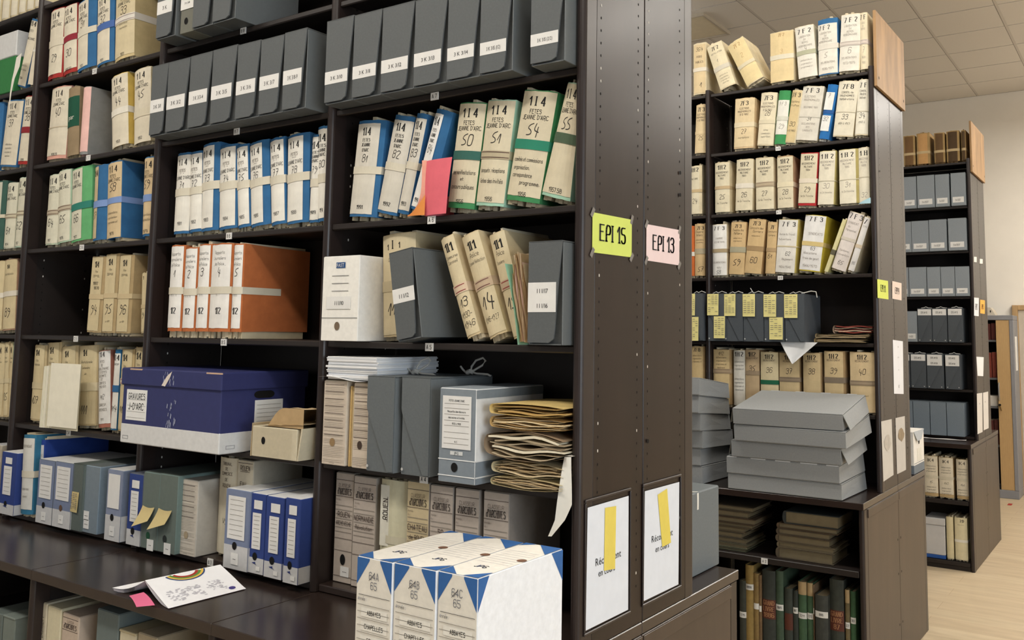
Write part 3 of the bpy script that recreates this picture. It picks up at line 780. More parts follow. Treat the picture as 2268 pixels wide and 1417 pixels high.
bundle(1026, 1080, (1044, 55), 'slim blue bundle with white spine numbered 79, dated 1989', BLUE, W6, (0, 1, .03, .97), (.47, .09, TAPE), t79('79', '1989'))
bundle(1082, 1142, (1083, 6), 'blue bundle with white spine numbered 80, beside the post on shelf B6', BLUE, W6, (0, 1, .035, .97), (.47, .09, TAPE), t79('80', '19'), shrink=.93)
# ---- row B5
row(1, 5, z4, -.006, 'police report bundles on the B5 shelf')
def t5(n_, yr, s2='1I2'): return [('Rapports', .905, .032, 'T', HAND, 0, .85), ('Journaliers', .845, .032, 'T', HAND, 0, .85), ('de Police', .785, .032, 'T', HAND, 0, .72), ('-', .765, 0, 'T', HAND), (n_, .70, .085, 'H', HAND, 0, .4), (yr, .50-.04, .028, 'T', GREYINK, 0, .5), (s2, .29, .062, 'Q', BLACK, .05, .62)]
for a, b_, c, n_, yr in ((126, 216, (118, 752), '1', '1860 a 18'), (218, 302, (216, 765), '2', '1870 a 18'), (303, 384, (297, 745), '3', '1876'), (385, 522, (379, 742), '4', '1877'), (526, 592, (510, 742), '5', '1885')):
    bundle(a, b_, c, 'orange bundle with white spine numbered %s, police reports on shelf B5' % n_ if n_ != '5' else 'orange bundle numbered 5 showing its broad orange side', ORANGE, (236, 233, 226), (0, .93, .04, .985), (.505, .075, TAPE), t5(n_, yr), lift=.022, depth=.28, lean=False)
# ---- row A5
row(1, 5, z7, -.05, 'items on the A5 shelf')
abox(35, 345, (62, 337), 'white archive box with small blue plate, label 1 I 1/10', base=(238, 235, 226), top=(90, 88, 84), side=(236, 234, 228), hole=.175, holec=(120, 100, 78), depth=.22, yf=-.05,
     small=(.14, .80, .375, .52), tx=(('=', .89, .068, 'B', card((42, 84, 140)), 0, .25), ('FAST', .89, .045, 'B', WHITE, 0, .2), ('-', .765, 0, 'B', BLACK, 0, .46), ('-', .675, 0, 'B', BLACK, 0, .46), ('-', .585, 0, 'B', BLACK, 0, .46), ('1 I 1/10', .445, .05, 'B', BLACK, 0, .3), ('-', .27, 0, 'B', BLACK, 0, .98)))
bundle(548, 832, (544, 160), 'buff bundle numbered 11 standing behind the tilted grey box', TAN, BUFF, (0, 1, .02, .99), (.51, .10, (196, 180, 144)), [('1', .88, .05, 'Q', BLACK, -.30, .2), ('I', .90, .075, 'Q', BLACK, -.13, .2), ('1', .89, .05, 'Q', BLACK, .07, .2), ('Organisation', .76, .035, 'H'), ('11', .31, .13, 'H', HAND, -.2, .35)], yf=.03)
row(1, 5, z7, -.055, 'items on the A5 shelf')
dbox(680, 888, (612, 308), 'tilted dark grey archive box labelled 1 I 1/12 on shelf A5', '1 I 1/12', (.42, .58), yf=-.055, lean=True, depth=.25, labu=(0, 1.02))
row(1, 5, z7, .0, 'items on the A5 shelf')
bundle(1268, 1392, (1033, 196), 'leaning buff bundle numbered 13, dated 1930-1946', TAN, BUFF, (0, 1, .02, .99), (.49, .085, (214, 188, 158), (150, 62, 60)), [('1I1', .89, .075, 'Q', BLACK, 0, .7), ('Commune', .80, .03, 'H'), ('Conseil', .75, .03, 'H'), ('13', .36, .085, 'H', HAND, 0, .5), ('1930-', .245, .05, 'H', HAND, 0, .7), ('1946', .155, .055, 'H', HAND, 0, .75)], yf=0.0)
bundle(1452, 1618, (1205, 182), 'leaning buff bundle numbered 14, dated 1916-1927', TAN, BUFF, (0, 1, .02, .99), (.52, .085, (196, 170, 140), (120, 76, 70)), [('1I1', .885, .075, 'Q', BLACK, 0, .62), ('Police', .80, .042, 'H', HAND, 0, .5), ('Conseil Rédaction', .735, .03, 'H', HAND, 0, .9), ('14', .36, .13, 'H', HAND, 0, .6), ('1916-1927', .20, .045, 'H', HAND, 0, .75)], yf=0.0)
bundle(1655, 1812, (1437, 164), 'leaning buff police bundle behind loose torn papers on shelf A5', TAN, BUFF, (0, 1, .02, .99), (.52, .085, (196, 170, 140), (160, 60, 58)), [('1I1', .89, .075, 'Q', BLACK, 0, .6), ('Police', .81, .042, 'H', HAND, 0, .5), ('Dossiers', .73, .03, 'H', HAND, -.1, .5), ('15', .36, .12, 'H', HAND, 0, .6)], yf=0.012, shrink=.9)
f = fit(1705, 1768, (1592, 380), True, -.03)
t = put('loose_papers', 'wad of torn yellowed papers with a green sheet, left of box 1 I 1/17', 'papers', (f[0], f[1], f[2], f[3], f[4], f[5]))
m_ = MB()
rp = random.Random(3)
for k in range(13):
    x_ = .004+k*.0034; zt_ = f[4]*(.86+.22*math.sin(k/12*2.6))-rp.uniform(0, .02)
    m_.grid(lambda u, v: (x_+.0016*math.sin(v*5+k)+.012*v, -.004+u*.16+.004*math.sin(v*7+k*2), .012*rp.random()*(1-v)+zt_*v+rp.uniform(-.003, .003)), 6, 9, paper(((214, 186, 142), (228, 200, 160), (196, 164, 116), (226, 188, 168))[k % 4]))
m_.obj('papers', t)
MB().grid(lambda u, v: (-.002+.006*math.sin(v*3), -.006+u*.15, f[4]*v*.98), 4, 8, paper((150, 206, 172))).obj('green_sheet', t, True)
row(1, 5, z7, -.05, 'items on the A5 shelf')
dbox(1770, 2060, (1774, 212), 'dark grey archive box with large double label at the right end of shelf A5', ['1 I 1/17', '1 I 1/16'], (.315, .60), yf=-.05, depth=.24)
# ---- row A4
row(1, 4, z8, -.035, 'items on the A4 shelf')
PRT = (206, 190, 170)
clx = [('-', .955-.085*k, 0, 'B', BROWNINK, -.02, .8) for k in range(8)] + [('archivage', .03, .016, 'T', BROWNINK, -.05, .5)]
abox(42, 240, (86, 312), 'beige woven pattern archive box, left of two under a white sheaf', base=PRT, side=(206, 194, 176), hole=.27, holec=(150, 120, 80), textured=True, tx=clx, depth=.27, yf=-.03, top=(190, 176, 150))
abox(294, 440, (312, 332), 'beige woven pattern archive box, right of two under a white sheaf', base=PRT, side=(206, 194, 176), hole=.27, holec=(70, 54, 44), textured=True, tx=clx, depth=.27, yf=-.03, top=(190, 176, 150))
f = fit(262, 290, (276, 345), False, -.025)
t = put('thin_folder', 'thin tan card folder squeezed between two beige boxes on shelf A4', 'folder', f)
MB().box(.002, .008, 0, .25, .0005, f[4]*.98, paper((204, 168, 104)), .001).box(.0086, .013, .003, .24, .0005, f[4]*.97, paper((220, 196, 146)), .001).obj('cover', t)
# white sheaf lying on the two beige boxes
hb = on(*z8(85, 310), 1, -.03).z + .004
t = thing('paper_sheaf', 'thick white sheaf of paper lying on the beige boxes on shelf A4', 'papers', (-.845, -.032, hb+.0008), (0, 0, 0), 'items on the A4 shelf')
m_ = MB(); rp = random.Random(5); zz = 0.0004
wpm = [paper((234, 234, 233), .02), paper((226, 226, 226), .02), paper((220, 223, 228), .02)]
for k in range(13):
    th_ = rp.uniform(.003, .0075); a, b_ = rp.uniform(0, .006), rp.uniform(-.003, .006); c_ = rp.uniform(-.003, .003)
    m_.box(a, .205+c_, b_, .255+c_, zz, zz+th_-.0004, wpm[k % 3]); zz += th_
m_.obj('pages', t)
m_ = MB(); m_.grid(lambda u, v: (-.022+u*.20, -.012+v*.2, -.0003+.006*(1-u)+.004*math.sin(u*6)*(1-v)), 10, 4, wpm[0]); m_.obj('loose_sheet', t, True)
for a, b_, c, lb_, cx in ((410, 640, (452, 272), 'dark grey archive box with diagonal flap, left of two tied boxes on shelf A4', .5), (700, 940, (716, 280), 'dark grey archive box with diagonal flap and tape bow, right of two on A4', .5)):
    f = fit(a, b_, c, False, -.045 if a < 500 else -.035)
    t = dbox(a, b_, c, lb_, None, flap='diag', yf=f[1], depth=.27, col=(100, 106, 108))
    tgt = z8(838 if a < 500 else 1300, 0)[0]; yb_ = min((abs(proj((f[0]+f[3]*.5, f[1]+.01*q, f[2]+f[4]))[0]-tgt), .01*q) for q in range(1, 24))[1]
    bow(t, f[3], f[4], f[3]*.5, yb_, 1.15)
f = fit((1018, 1155), 1330, (1025, 372), False)
GB = (128, 138, 146)
t = abox((1018, 1155), 1330, (1025, 372), 'grey and white archive box with large typed label and white side on shelf A4', base=GB, side=(226, 226, 224), top=(150, 160, 168), hole=.165, depth=.30,
     tx=(('=', .315, .04, 'B', card((210, 212, 210)), 0, .34), ('JPG', .315, .03, 'B', card((60, 70, 80)), 0, .26), ('=', .245, .011, 'B', card((235, 235, 232)), 0, .995), ('=', .075, .011, 'B', card((235, 235, 232)), 0, .995)))
w_, h_ = f[3]*.985, f[4]
m_ = MB(); m_.box(.10*w_, .88*w_, -.0016, -.0004, .36*h_, .92*h_, WHITE)
fn = lambda a, b_: (a, -.0021, b_)
for s_, v in (("FETES JEANNE D'ARC", .87), ('Maquette des discours', .755), ('des maires et invités', .69), ('1920 à 1998', .625), ('N. C.', .435)): text(m_, BLACK, s_, .49*w_, v*h_, .019*h_, .64*w_, fn, 'P')
for v in (.835, .785, .72, .655, .60, .53, .47, .41):
    m_.face([(a, -.0019, v*h_+g) for a, g in ((.15*w_, 0), (.83*w_, 0), (.83*w_, .001), (.15*w_, .001))], GREYINK)
m_.obj('label', t)
m_ = MB(); m_.box(w_+.0002, w_+.0008, .0015, .298, .0008, .245*h_, card(GB)); 
for v in (.245, .075): m_.box(w_+.0002, w_+.0011, .0015, .298, v*h_-.0017, v*h_+.0017, WHITE)
m_.obj('foot_band', t)
MB().box(w_+.0002, w_+.001, .0015, .298, .90*h_, h_-.002, card(GB)).obj('top_band', t)
# folders lying flat at the right of A4
def lying(x0, x1, y0, y1, z, h, col, n, label, seed, pap, open_=0.5, thick=.0016, sag=.0, name='document_folder', group='folders lying in the A4 pile', slope=0.0, lens=0.0):
    t = thing(name, label, 'folder', (x0, y0, z), (0, 0, 0), group)
    rp = random.Random(seed); w, d = x1-x0, y1-y0
    cm = paper(col, .10); m_ = MB(); r_ = h/2
    prof = [(w, h*.94+slope)] + [(w*(1-k/5), h+ sag*math.sin(k/5*3.1)+slope*(1-k/5)) for k in range(1, 5)]
    prof += [(r_*.55-r_*.55*math.sin(a), r_+r_*math.cos(a)) for a in [math.pi*k/6 for k in range(7)]]
    prof += [(w*k/5, .0006+(.003 if k == 5 else 0)) for k in range(1, 6)]
    n_ = len(prof)-1
    def fn(u, v):
        k = min(n_-1, int(u*n_)); e = u*n_-k
        a = prof[k][0]*(1-e)+prof[k+1][0]*e; b_ = prof[k][1]*(1-e)+prof[k+1][1]*e
        return (a, v*d, max(.0004, b_))
    ln = lambda m_: setattr(m_, 'v', [(a, b_, max(.0004, h/2+(c_-h/2)*(1-lens+lens*math.sin(math.pi*min(.96, max(.10, a/w)))))) for a, b_, c_ in m_.v])
    m_.grid(fn, n_, 4, cm); ln(m_); m_.obj('cover', t, True)
    m_ = MB()
    for k in range(n):
        zz = .003+(h-.006)*(k+.2)/n; th_ = (h-.006)/n*rp.uniform(.15, .85)
        c_ = pap[k % len(pap)]; a0 = r_*.3+rp.uniform(0, .022)*min(1, h/.03); y_ = rp.uniform(.0, .012); ph = rp.uniform(0, 6); am = rp.uniform(.0008, .0028)*min(1.6, h/.03)
        b0 = w+rp.uniform(-.03, .002)
        f1 = lambda u: max(.001, zz+am*math.sin(u*9+ph)+slope*u)
        m_.grid(lambda u, v: (a0+(b0-a0)*u, y_+(0 if v < 1 else 0), f1(u)+th_*v), 9, 1, paper(c_))
        m_.grid(lambda u, v: (a0+(b0-a0)*u, y_+v*(d-.02), f1(u)+th_), 9, 1, paper(c_))
        m_.grid(lambda u, v: (b0, y_+u*(d-.02), f1(1)+th_*v), 1, 1, paper(c_))
    ln(m_); m_.obj('papers', t)
    return t
OLD = [(214, 190, 146), (196, 170, 124), (226, 206, 166), (180, 152, 108), (206, 176, 128)]
zb = Z[4]+.0006
lying(-.222, -.008, -.04, .20, zb, .030, (196, 178, 130), 7, 'old yellowed folder with ragged paper edges, bottom of the A4 pile', 1, OLD, lens=.55)
lying(-.224, -.006, -.035, .20, zb+.0305, .038, (206, 190, 148), 8, 'yellowed folder stuffed with old papers, second from bottom of the A4 pile', 2, OLD, lens=.5)
lying(-.242, .0, -.045, .20, zb+.0695, .074, (150, 126, 98), 8, 'thick brown leather coloured wallet folder of old papers in the A4 pile', 3, [(200, 180, 144), (168, 148, 116), (226, 214, 184), (150, 128, 98)], lens=.45)
lying(-.228, .0, -.04, .20, zb+.1445, .034, (206, 166, 100), 6, 'tan folder with curled papers under the yellow folder in the A4 pile', 4, [(226, 200, 150), (196, 160, 104), (236, 214, 170)], lens=.35)
lying(-.226, .0, -.045, .20, zb+.1792, .030, (228, 196, 118), 3, 'pale yellow card folder on top of the A4 pile', 5, [(198, 160, 92), (214, 178, 110)], slope=.0, lens=.3)
# paper strip hanging over the shelf edge at the post
q = [on(*y3(*c), 1, -.028) for c in ((2095, -30), (2090, 350), (2040, 470), (1945, 595), (1905, 598), (1960, 470), (1985, 320), (2025, 60), (2035, -30))]
t = thing('paper_strip', 'white paper strip hanging over shelf A4 beside the end post', 'paper', (q[0].x, -.028, q[0].z))
L = [q[8], q[7], q[6], q[5], q[4]]; Rr = [q[0], q[0].lerp(q[1], .5), q[1], q[2], q[3]]
def strip(u, v):
    k = min(3, int(v*4)); e = v*4-k
    a = L[k].lerp(L[k+1], e).lerp(Rr[k].lerp(Rr[k+1], e), u)-q[0]
    return (a.x, -.004*math.sin(v*5+u*2)-.004*v, a.z)
m_ = MB().grid(strip, 4, 12, paper((230, 226, 214), .03)); m_.grid(lambda u, v: (q[8].x-q[0].x+(q[0].x-q[8].x)*u, v*.12, .0005+.002*v), 3, 3, paper((230, 226, 214), .03)); m_.obj('sheet', t, True)
# ---- row A3 : classeurs d'archives
row(1, 3, y3, .10, 'printed archive boxes on the A3 shelf')
def cl(hand, h2='', num=''): return (('-', .935, 0, 'B', BROWNINK, 0, .98), ('CLASSEUR', .885, .03, 'T', BROWNINK, 0, .62), ("d'ARCHIVES", .83, .055, 'Q', card((78, 66, 62)), 0, .74), ('-', .785, 0, 'B', BROWNINK, 0, .98), ('Année :', .755, .018, 'T', BROWNINK, -.3, .3), ('du :', .725, .018, 'T', BROWNINK, -.38, .14), (hand, .62, .045, 'C', BROWNINK, 0, .86), (h2, .54, .035, 'C', BROWNINK, 0, .8), ('-', .40, 0, 'B', BROWNINK, 0, .98), ('-', .29, 0, 'B', BROWNINK, 0, .98), ('-', .06, 0, 'B', BROWNINK, 0, .98)) + tuple(('-', .70-.04*k, 0, 'B', GREYINK, 0, .9) for k in range(7))
CB = (190, 176, 162)
for a, b_, c, s1, s2, lb_, col in (((200, 950), 346, (203, 86), 'ROUEN', 'ARCHEVECHE', 'printed archive box marked ROUEN ARCHEVECHE, leftmost on shelf A3', CB), ((343, 990), 524, (352, 115), 'NORMANDIE', 'Révolution', 'printed archive box marked NORMANDIE Révolution on shelf A3', CB)):
    abox(a, b_, c, lb_, base=col, side=(170, 160, 148), tx=cl(s1, s2), hole=.21, holeu=.52, depth=.23, stick=((.66, .105, .035, .028, '---'),), top=(170, 158, 140))
row(1, 3, y3, .05, 'printed archive boxes on the A3 shelf')
bundle(548, 768, (545, 138), 'pale green cream bundle with ROUEN label written upwards on shelf A3', (212, 206, 172), (212, 206, 172), (0, 1, .0, 1), (.48, .07, (206, 198, 170)), (), lean=False, yf=.030)
for a, b_, c, s1, s2, lb_, col in ((768, 946, (765, 155), 'CHATEAU', 'de ROUEN', 'printed yellowish archive box marked CHATEAU on shelf A3', (204, 184, 142)), (950, 1136, (953, 186), '59', 'ROUEN', 'printed archive box with handwritten 59 alone on shelf A3', CB), (1150, 1345, (1153, 212), '59 (A)', '60 (A)', 'printed archive box with crossed out 59 (A) on shelf A3', CB), (1376, 1582, (1378, 236), '59 (B)', '60 (B)', 'printed archive box with 59 (B), rightmost on shelf A3', CB)):
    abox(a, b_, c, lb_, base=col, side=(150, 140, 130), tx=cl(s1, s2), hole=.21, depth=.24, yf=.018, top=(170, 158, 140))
# vertical ROUEN label on the cream bundle
for o in COL.objects:
    if o.name.startswith('archive_bundle') and o.get('label', '').startswith('pale green cream'):
        m_ = MB(); xl, y_, zb_, w_, h_, th_ = fit(548, 768, (545, 138), False, .030)
        m_.box(.006, w_*.42, -.0006, .001, h_*.42, h_*.95, paper((226, 222, 204)))
        text(m_, BROWNINK, 'ROUEN', w_*.24, h_*.74, .017, .09, lambda a, b__: (a, -.0012, b__), 'P', math.pi/2)
        m_.face([(a, -.0012, b__) for a, b__ in ((w_*.31, h_*.63), (w_*.325, h_*.63), (w_*.325, h_*.85), (w_*.31, h_*.85))], BROWNINK)
        m_.obj('vertical_label', o)
# ---- three blue and white boxes standing out over the worktop
HT = .28
c0 = [on(*y3(*q), 2, Z[3]+HT) for q in ((440, 738), (705, 800), (1000, 880), (1335, 940))]
JB = (44, 98, 168); JW = (226, 220, 206)
yfr = -.458; dep = .30
for k, (nm, let, last) in enumerate((('64A', 'A', 'A à G'), ('64B', 'B', 'H à N'), ('64C', 'C', 'O à Z'))):
    xa = c0[k].x+.0012; xb = c0[k+1].x-.0012; w_ = xb-xa
    lb_ = ('blue cornered white box marked 64A, left of three on the worktop edge', 'blue cornered white box marked 64B, middle of three on the worktop edge', 'blue cornered white box marked 64C, right of three, plain white side showing')[k]
    t = thing('archive_box', lb_, 'box', (xa, yfr+.004*k-.004, Z[3]+.0006), (0, 0, 0), 'blue cornered boxes on the worktop')
    m_ = MB(); wm = card((230, 226, 216)); jb = card(JB); fr = card(JW)
    m_.box(0, w_, .001, dep, 0, HT-.001, card((232, 235, 240)), .002)
    fn = lambda a, b_: (a, .0004, b_)
    m_.face([fn(a, b_) for a, b_ in ((.001, .001), (w_-.001, .001), (w_-.001, HT-.002), (.001, HT-.002))], fr)
    for P in (((.001, HT-.002), (.001, HT-.058), (w_*.36, HT-.006), (w_*.36, HT-.002)), ((w_-.001, HT-.002), (w_*.66, HT-.002), (w_*.66, HT-.006), (w_-.001, HT-.066))):
        m_.face([(a, .0, b_) for a, b_ in P], jb)
    tf = lambda a, b_: (a, b_, HT+.0002)
    m_.face([(a, b_, HT-.0004) for a, b_ in ((.001, .002), (w_-.001, .002), (w_-.001, dep-.001), (.001, dep-.001))], wm)
    for P in (((.001, .002), (w_*.45, .002), (.001, .045)), ((w_-.001, .002), (w_-.001, .05), (w_*.62, .002)), ((.001, dep-.001), (w_*.3, dep-.001), (.001, dep-.03)), ((w_-.001, dep-.001), (w_-.001, dep-.07), (w_*.4, dep-.001))):
        m_.face([tf(a, b_) for a, b_ in P], jb)
    if k == 2:
        for P in (((.002, HT-.002), (.002, HT-.066), (.036, HT-.002)), ((dep-.001, HT-.002), (dep-.001, HT-.068), (dep-.045, HT-.002)), ((dep-.001, .001), (dep-.001, .05), (dep-.03, .001))):
            m_.face([(w_+.0004, a, b_) for a, b_ in P], jb)
    text(m_, card((84, 104, 164)), 'JPG', w_*.5, .075, .016, w_*.36, lambda a, b_: (a, b_, HT+.0003), 'P')
    for e in range(8): m_.face([(a, .11+.016*e+g, HT+.0001) for a, g in ((w_*.1, 0), (w_*.9, 0), (w_*.9, .0011), (w_*.1, .0011))], card((196, 196, 204)))
    m_.disc(lambda a, b_: (a, b_, HT+.0004), w_-.002 if k < 2 else w_-.011, .16, .011, .011, card((120, 84, 64)), 14)
    m_.obj('carton', t)
    m_ = MB(); f2 = lambda a, b_: (a, -.0009, b_)
    bi = mat('blue_pen_ink', (60, 70, 100), .7, 0)
    text(m_, bi, nm, w_*.5, HT-.036, .0145, w_*.40, f2, 'T'); text(m_, bi, '65', w_*.5, HT-.056, .0145, w_*.2, f2, 'T')
    m_.face([f2(a, HT-.047+b_) for a, b_ in ((w_*.36, 0), (w_*.52, .016), (w_*.52, .0175), (w_*.36, .0015))], HAND)
    m_.face([f2(a, HT-.078+b_) for a, b_ in ((w_*.08, 0), (w_*.96, 0), (w_*.96, .001), (w_*.08, .001))], HAND)
    text(m_, BLUEINK, 'Année :', w_*.18, HT-.085, .0075, w_*.24, f2, 'H')
    for e in range(11): m_.face([f2(a, HT-.098-.014*e+b_) for a, b_ in ((w_*.06, 0), (w_*.96, 0), (w_*.96, .001), (w_*.06, .001))], GREYINK)
    words = [('ABBAYES', .112), ('CHAPELLES', .14), ('EGLISES', .168)] + ([('GENERALITES', .196), (last, .222)] if k == 0 else [(last, .224)])
    for s_, v in words:
        m_.face([(a, -.0006, HT-v+b_) for a, b_ in ((w_*.16, -.009), (w_*.90, -.009), (w_*.90, .009), (w_*.16, .009))], card((232, 228, 216)))
        text(m_, BLACK, s_, w_*.53, HT-v, .0085, w_*.70, f2, 'P')
    m_.face([(a, -.0007, b_) for a, b_ in ((w_*.34, .012), (w_*.76, .012), (w_*.76, .04), (w_*.34, .04))], card((214, 214, 214))); text(m_, card((30, 44, 100)), 'JPG', w_*.55, .026, .018, w_*.36, f2, 'B')
    m_.obj('front_label', t)
# ---- B4: big blue lidded box and kraft carton
NB = mat('navy_cardboard', (50, 55, 108), .5, .05, 40.0, .05, .3)
ya = -.10; xa = max(-1.789, xat(y1(110, 0)[0], ya, Z[4])); xb = xat(y1(690, 0)[0], ya, Z[4])
bz = .252; bd = .34
t = thing('storage_box', 'large navy blue cardboard box with lid and white foot on shelf B4', 'box', (xa, ya, Z[4]+.0006), (0, 0, 0))
w_ = xb-xa; m_ = MB(); gw = card((214, 214, 212))
m_.box(.004, w_-.004, .004, bd-.004, 0, bz-.004, NB, .003)
m_.box(.0032, w_-.0032, .0032, bd-.0032, 0.0001, .066, gw, .003)
m_.obj('body', t)
m_ = MB(); m_.box(-.002, w_+.002, -.002, bd+.002, bz-.058, bz, NB, .004)
for a, b_ in ((.05, .12), (.47, .55)): m_.box(a, b_, -.0024, .0, bz-.006, bz-.0015, card((206, 170, 140)))
lid = m_.obj('lid', t)
m_ = MB(); f2 = lambda a, b_: (a, .0022, b_)
lbp = paper((232, 232, 228), .03)
m_.box(.03, .148, .0026, .0036, .078, .18, lbp)
for e in range(4): m_.face([f2(a, .086+.02*e+b_) for a, b_ in ((.036, 0), (.142, 0), (.142, .0009), (.036, .0009))], GREYINK)
text(m_, BLACK, 'GRAVURES', .09, .158, .018, .095, f2, 'C'); text(m_, BLACK, "J-D'ARC", .088, .124, .021, .1, f2, 'C')
m_.obj('front_label', t)
m_ = MB(); m_.box(w_-.0036, w_-.0026, .13, .24, .085, .16, lbp)
for e in range(5): m_.face([(w_-.0022, a, .092+.013*e+b_) for a, b_ in ((.138, 0), (.232, 0), (.232, .001), (.138, .001))], GREYINK)
m_.obj('side_label', t)
m_ = MB(); P = [(.165+.022*math.cos(a)*(1)+(.018 if math.cos(a) > 0 else -.018), .178+.012*math.sin(a)) for a in [math.pi*2*k/18 for k in range(18)]]
m_.face([(w_-.0026, u, v) for u, v in P], HOLE)
m_.obj('handle_hole', t)
m_ = MB(); gl = mat('clear_tape', (150, 156, 186), .12, .0, spec=.7)
rp = random.Random(8)
def shard(cx, cz, n, sx, sz, y_):
    for k in range(n):
        a, b_ = cx+rp.uniform(-sx, sx), cz+rp.uniform(-sz, sz); s1 = rp.uniform(.002, .009)
        m_.face([(a+dx*s1, y_, b_+dz*s1*1.8) for dx, dz in ((-.5, -.3), (.2, -.6), (.5, .5), (-.1, .8))], gl)
shard(.27, bz-.03, 14, .03, .022, -.0028)
m_.face([(.235+a, -.003, bz-.054+b_) for a, b_ in ((0, .002), (.02, .0), (.045, .03), (.055, .05), (.028, .034))], card((226, 214, 200)))
m_.obj('torn_tape', t); m_ = MB()
shard(.285, .115, 20, .026, .048, .0026)
m_.obj('torn_tape', t)
m_ = MB(); mk2 = MB(); bn = card((120, 120, 124))
if True:
    for P in (((.018, .014), (.05, .014), (.05, .0152), (.018, .0152)), ((.018, .024), (.05, .024), (.05, .0252), (.018, .0252)), ((.018, .014), (.0195, .014), (.0195, .025), (.018, .025)), ((.0485, .014), (.05, .014), (.05, .025), (.0485, .025))):
        m_.face([(a, .0027, b_) for a, b_ in P], bn); mk2.face([(w_-.0026, a+.01, b_) for a, b_ in P], bn)
m_.obj('foot_mark', t); mk2.obj('foot_mark', t)
row(1, 4, y1, -.035, None)
xa = -1.156; xb = -.915; ya = -.045
t = thing('archive_box', 'kraft cardboard box lying open beside the navy box on shelf B4', 'box', (xa, ya, Z[4]+.0006))
kb = card((206, 194, 164)); kd = card((178, 156, 118)); m_ = MB()
m_.box(.006, xb-xa-.03, 0, .22, 0, .092, kb, .002)
for e in range(20): m_.face([(a, -.0004, .006+.0042*e+b_) for a, b_ in ((.012, 0), (.19, 0), (.19, .0008), (.012, .0008))], card((190, 174, 140)))
m_.disc(lambda a, b_: (a, -.0008, b_), .06, .05, .009, .0115, HOLE, 16)
m_.obj('carton', t)
MB().prism([(0, 0), (.0045, 0), (.0045, .098), (.004, .1)], lambda u, v, g: (u, g, v), .0, .2, kd).obj('flap', t)
MB().prism([(xb-xa-.027, .001), (xb-xa-.022, .001), (xb-xa-.006, .096), (xb-xa-.012, .096)], lambda u, v, g: (u, g, v), .0, .2, kb).obj('flap', t)
t = thing('wrapping_paper', 'crumpled kraft paper lying on top of the kraft box on shelf B4', 'paper', (xa, ya, Z[4]+.0945), (0, 0, 0))
m_ = MB(); rp = random.Random(4); jit = [[rp.uniform(-.004, .004) for _ in range(20)] for _ in range(20)]
m_.grid(lambda u, v: (.075+.16*u, .002+.18*v, .001+.058*math.sin(min(1, u*2.2)*1.57)*(1-.25*v)+jit[int(u*10)][int(v*8)]*min(1, u*4)*min(1.0, .3+v)), 10, 8, paper((206, 178, 134)))
m_.grid(lambda u, v: (.045+.19*u, -.002+.19*v, .0008+.012*u+abs(jit[int(v*8)][int(u*10)])*.6), 10, 8, paper((214, 190, 148)))
m_.grid(lambda u, v: (.075+.16*u, .002, .001+.058*math.sin(min(1, u*2.2)*1.57)*v*(.55+.45*v)), 10, 3, paper((186, 154, 108)))
m_.obj('sheet', t)
# ---- desk row in bays B and C
row(1, 3, y2, .012, 'boxes standing on the worktop level of the left bays')
GBL = (118, 131, 162); NBL = (44, 66, 138); FW = (200, 199, 198); SG = (104, 116, 108)
abox(-14, 85, (18, 178), 'tilted blue archive box with open white flap at the left edge', base=NBL, foot=FW, footv=.17, panel=(.22, .74, .32, .78), small=(.30, .72, .82, .92), hole=.17, lean=True, yf=-.045, depth=.26, top=(225, 225, 222), arrow=True)
bundle(118, 200, (143, 66), 'turquoise bundle with white spine and tape on the left worktop', (48, 118, 154), (216, 214, 205), (.0, .95, .06, .955), (.52, .08, TAPE), [('BIBLIOTHEQUE', .86, .028, 'C', GREYINK, 0, .8), ('DELIBERATIONS', .34, .02, 'C', GREYINK, 0, .8), ('ARCHIVES', .25, .02, 'C', GREYINK, 0, .7)], yf=-.035)
bundle(232, 270, (252, 100), 'royal blue binder showing its long blue side behind the grey boxes', (36, 66, 150), (200, 200, 200), (.05, .9, .1, .93), None, [('JEANNE', .8, .03, 'T', GREYINK)], yf=-.005, depth=.26)
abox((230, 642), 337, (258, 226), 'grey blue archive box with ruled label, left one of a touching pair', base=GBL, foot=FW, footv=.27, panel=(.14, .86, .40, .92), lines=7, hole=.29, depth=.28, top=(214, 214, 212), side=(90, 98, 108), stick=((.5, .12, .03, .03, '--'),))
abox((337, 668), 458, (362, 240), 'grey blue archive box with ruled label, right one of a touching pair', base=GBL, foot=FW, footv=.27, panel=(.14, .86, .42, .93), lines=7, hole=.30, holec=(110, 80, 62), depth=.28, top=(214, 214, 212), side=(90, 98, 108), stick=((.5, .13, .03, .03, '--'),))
dbox((458, 694), 524, (474, 252), 'dark green grey box mostly hidden, yellow slip folded on its front', None, flap='plain', col=(94, 104, 98), depth=.28, notes=((.02, .28, .58, (212, 190, 128), .05),))
abox((512, 700), 634, (542, 264), 'plain slate grey box with two small labels on the worktop', base=(122, 136, 146), hole=0, depth=.28, side=(132, 152, 168), top=(104, 112, 112), stick=((.42, .255, .034, .032, '---'), (.44, .13, .034, .032, '---')))
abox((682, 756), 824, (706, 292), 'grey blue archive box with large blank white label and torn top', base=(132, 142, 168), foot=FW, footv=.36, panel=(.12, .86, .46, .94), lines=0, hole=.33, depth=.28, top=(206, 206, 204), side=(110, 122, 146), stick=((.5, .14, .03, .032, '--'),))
abox((824, 786), 918, (850, 318), 'slim royal blue archive box left of two green boxes', base=NBL, foot=FW, footv=.22, panel=(.22, .74, .33, .76), small=(.26, .76, .80, .91), lines=7, hole=.20, depth=.28, top=(90, 96, 110), side=(90, 96, 108), arrow=True)
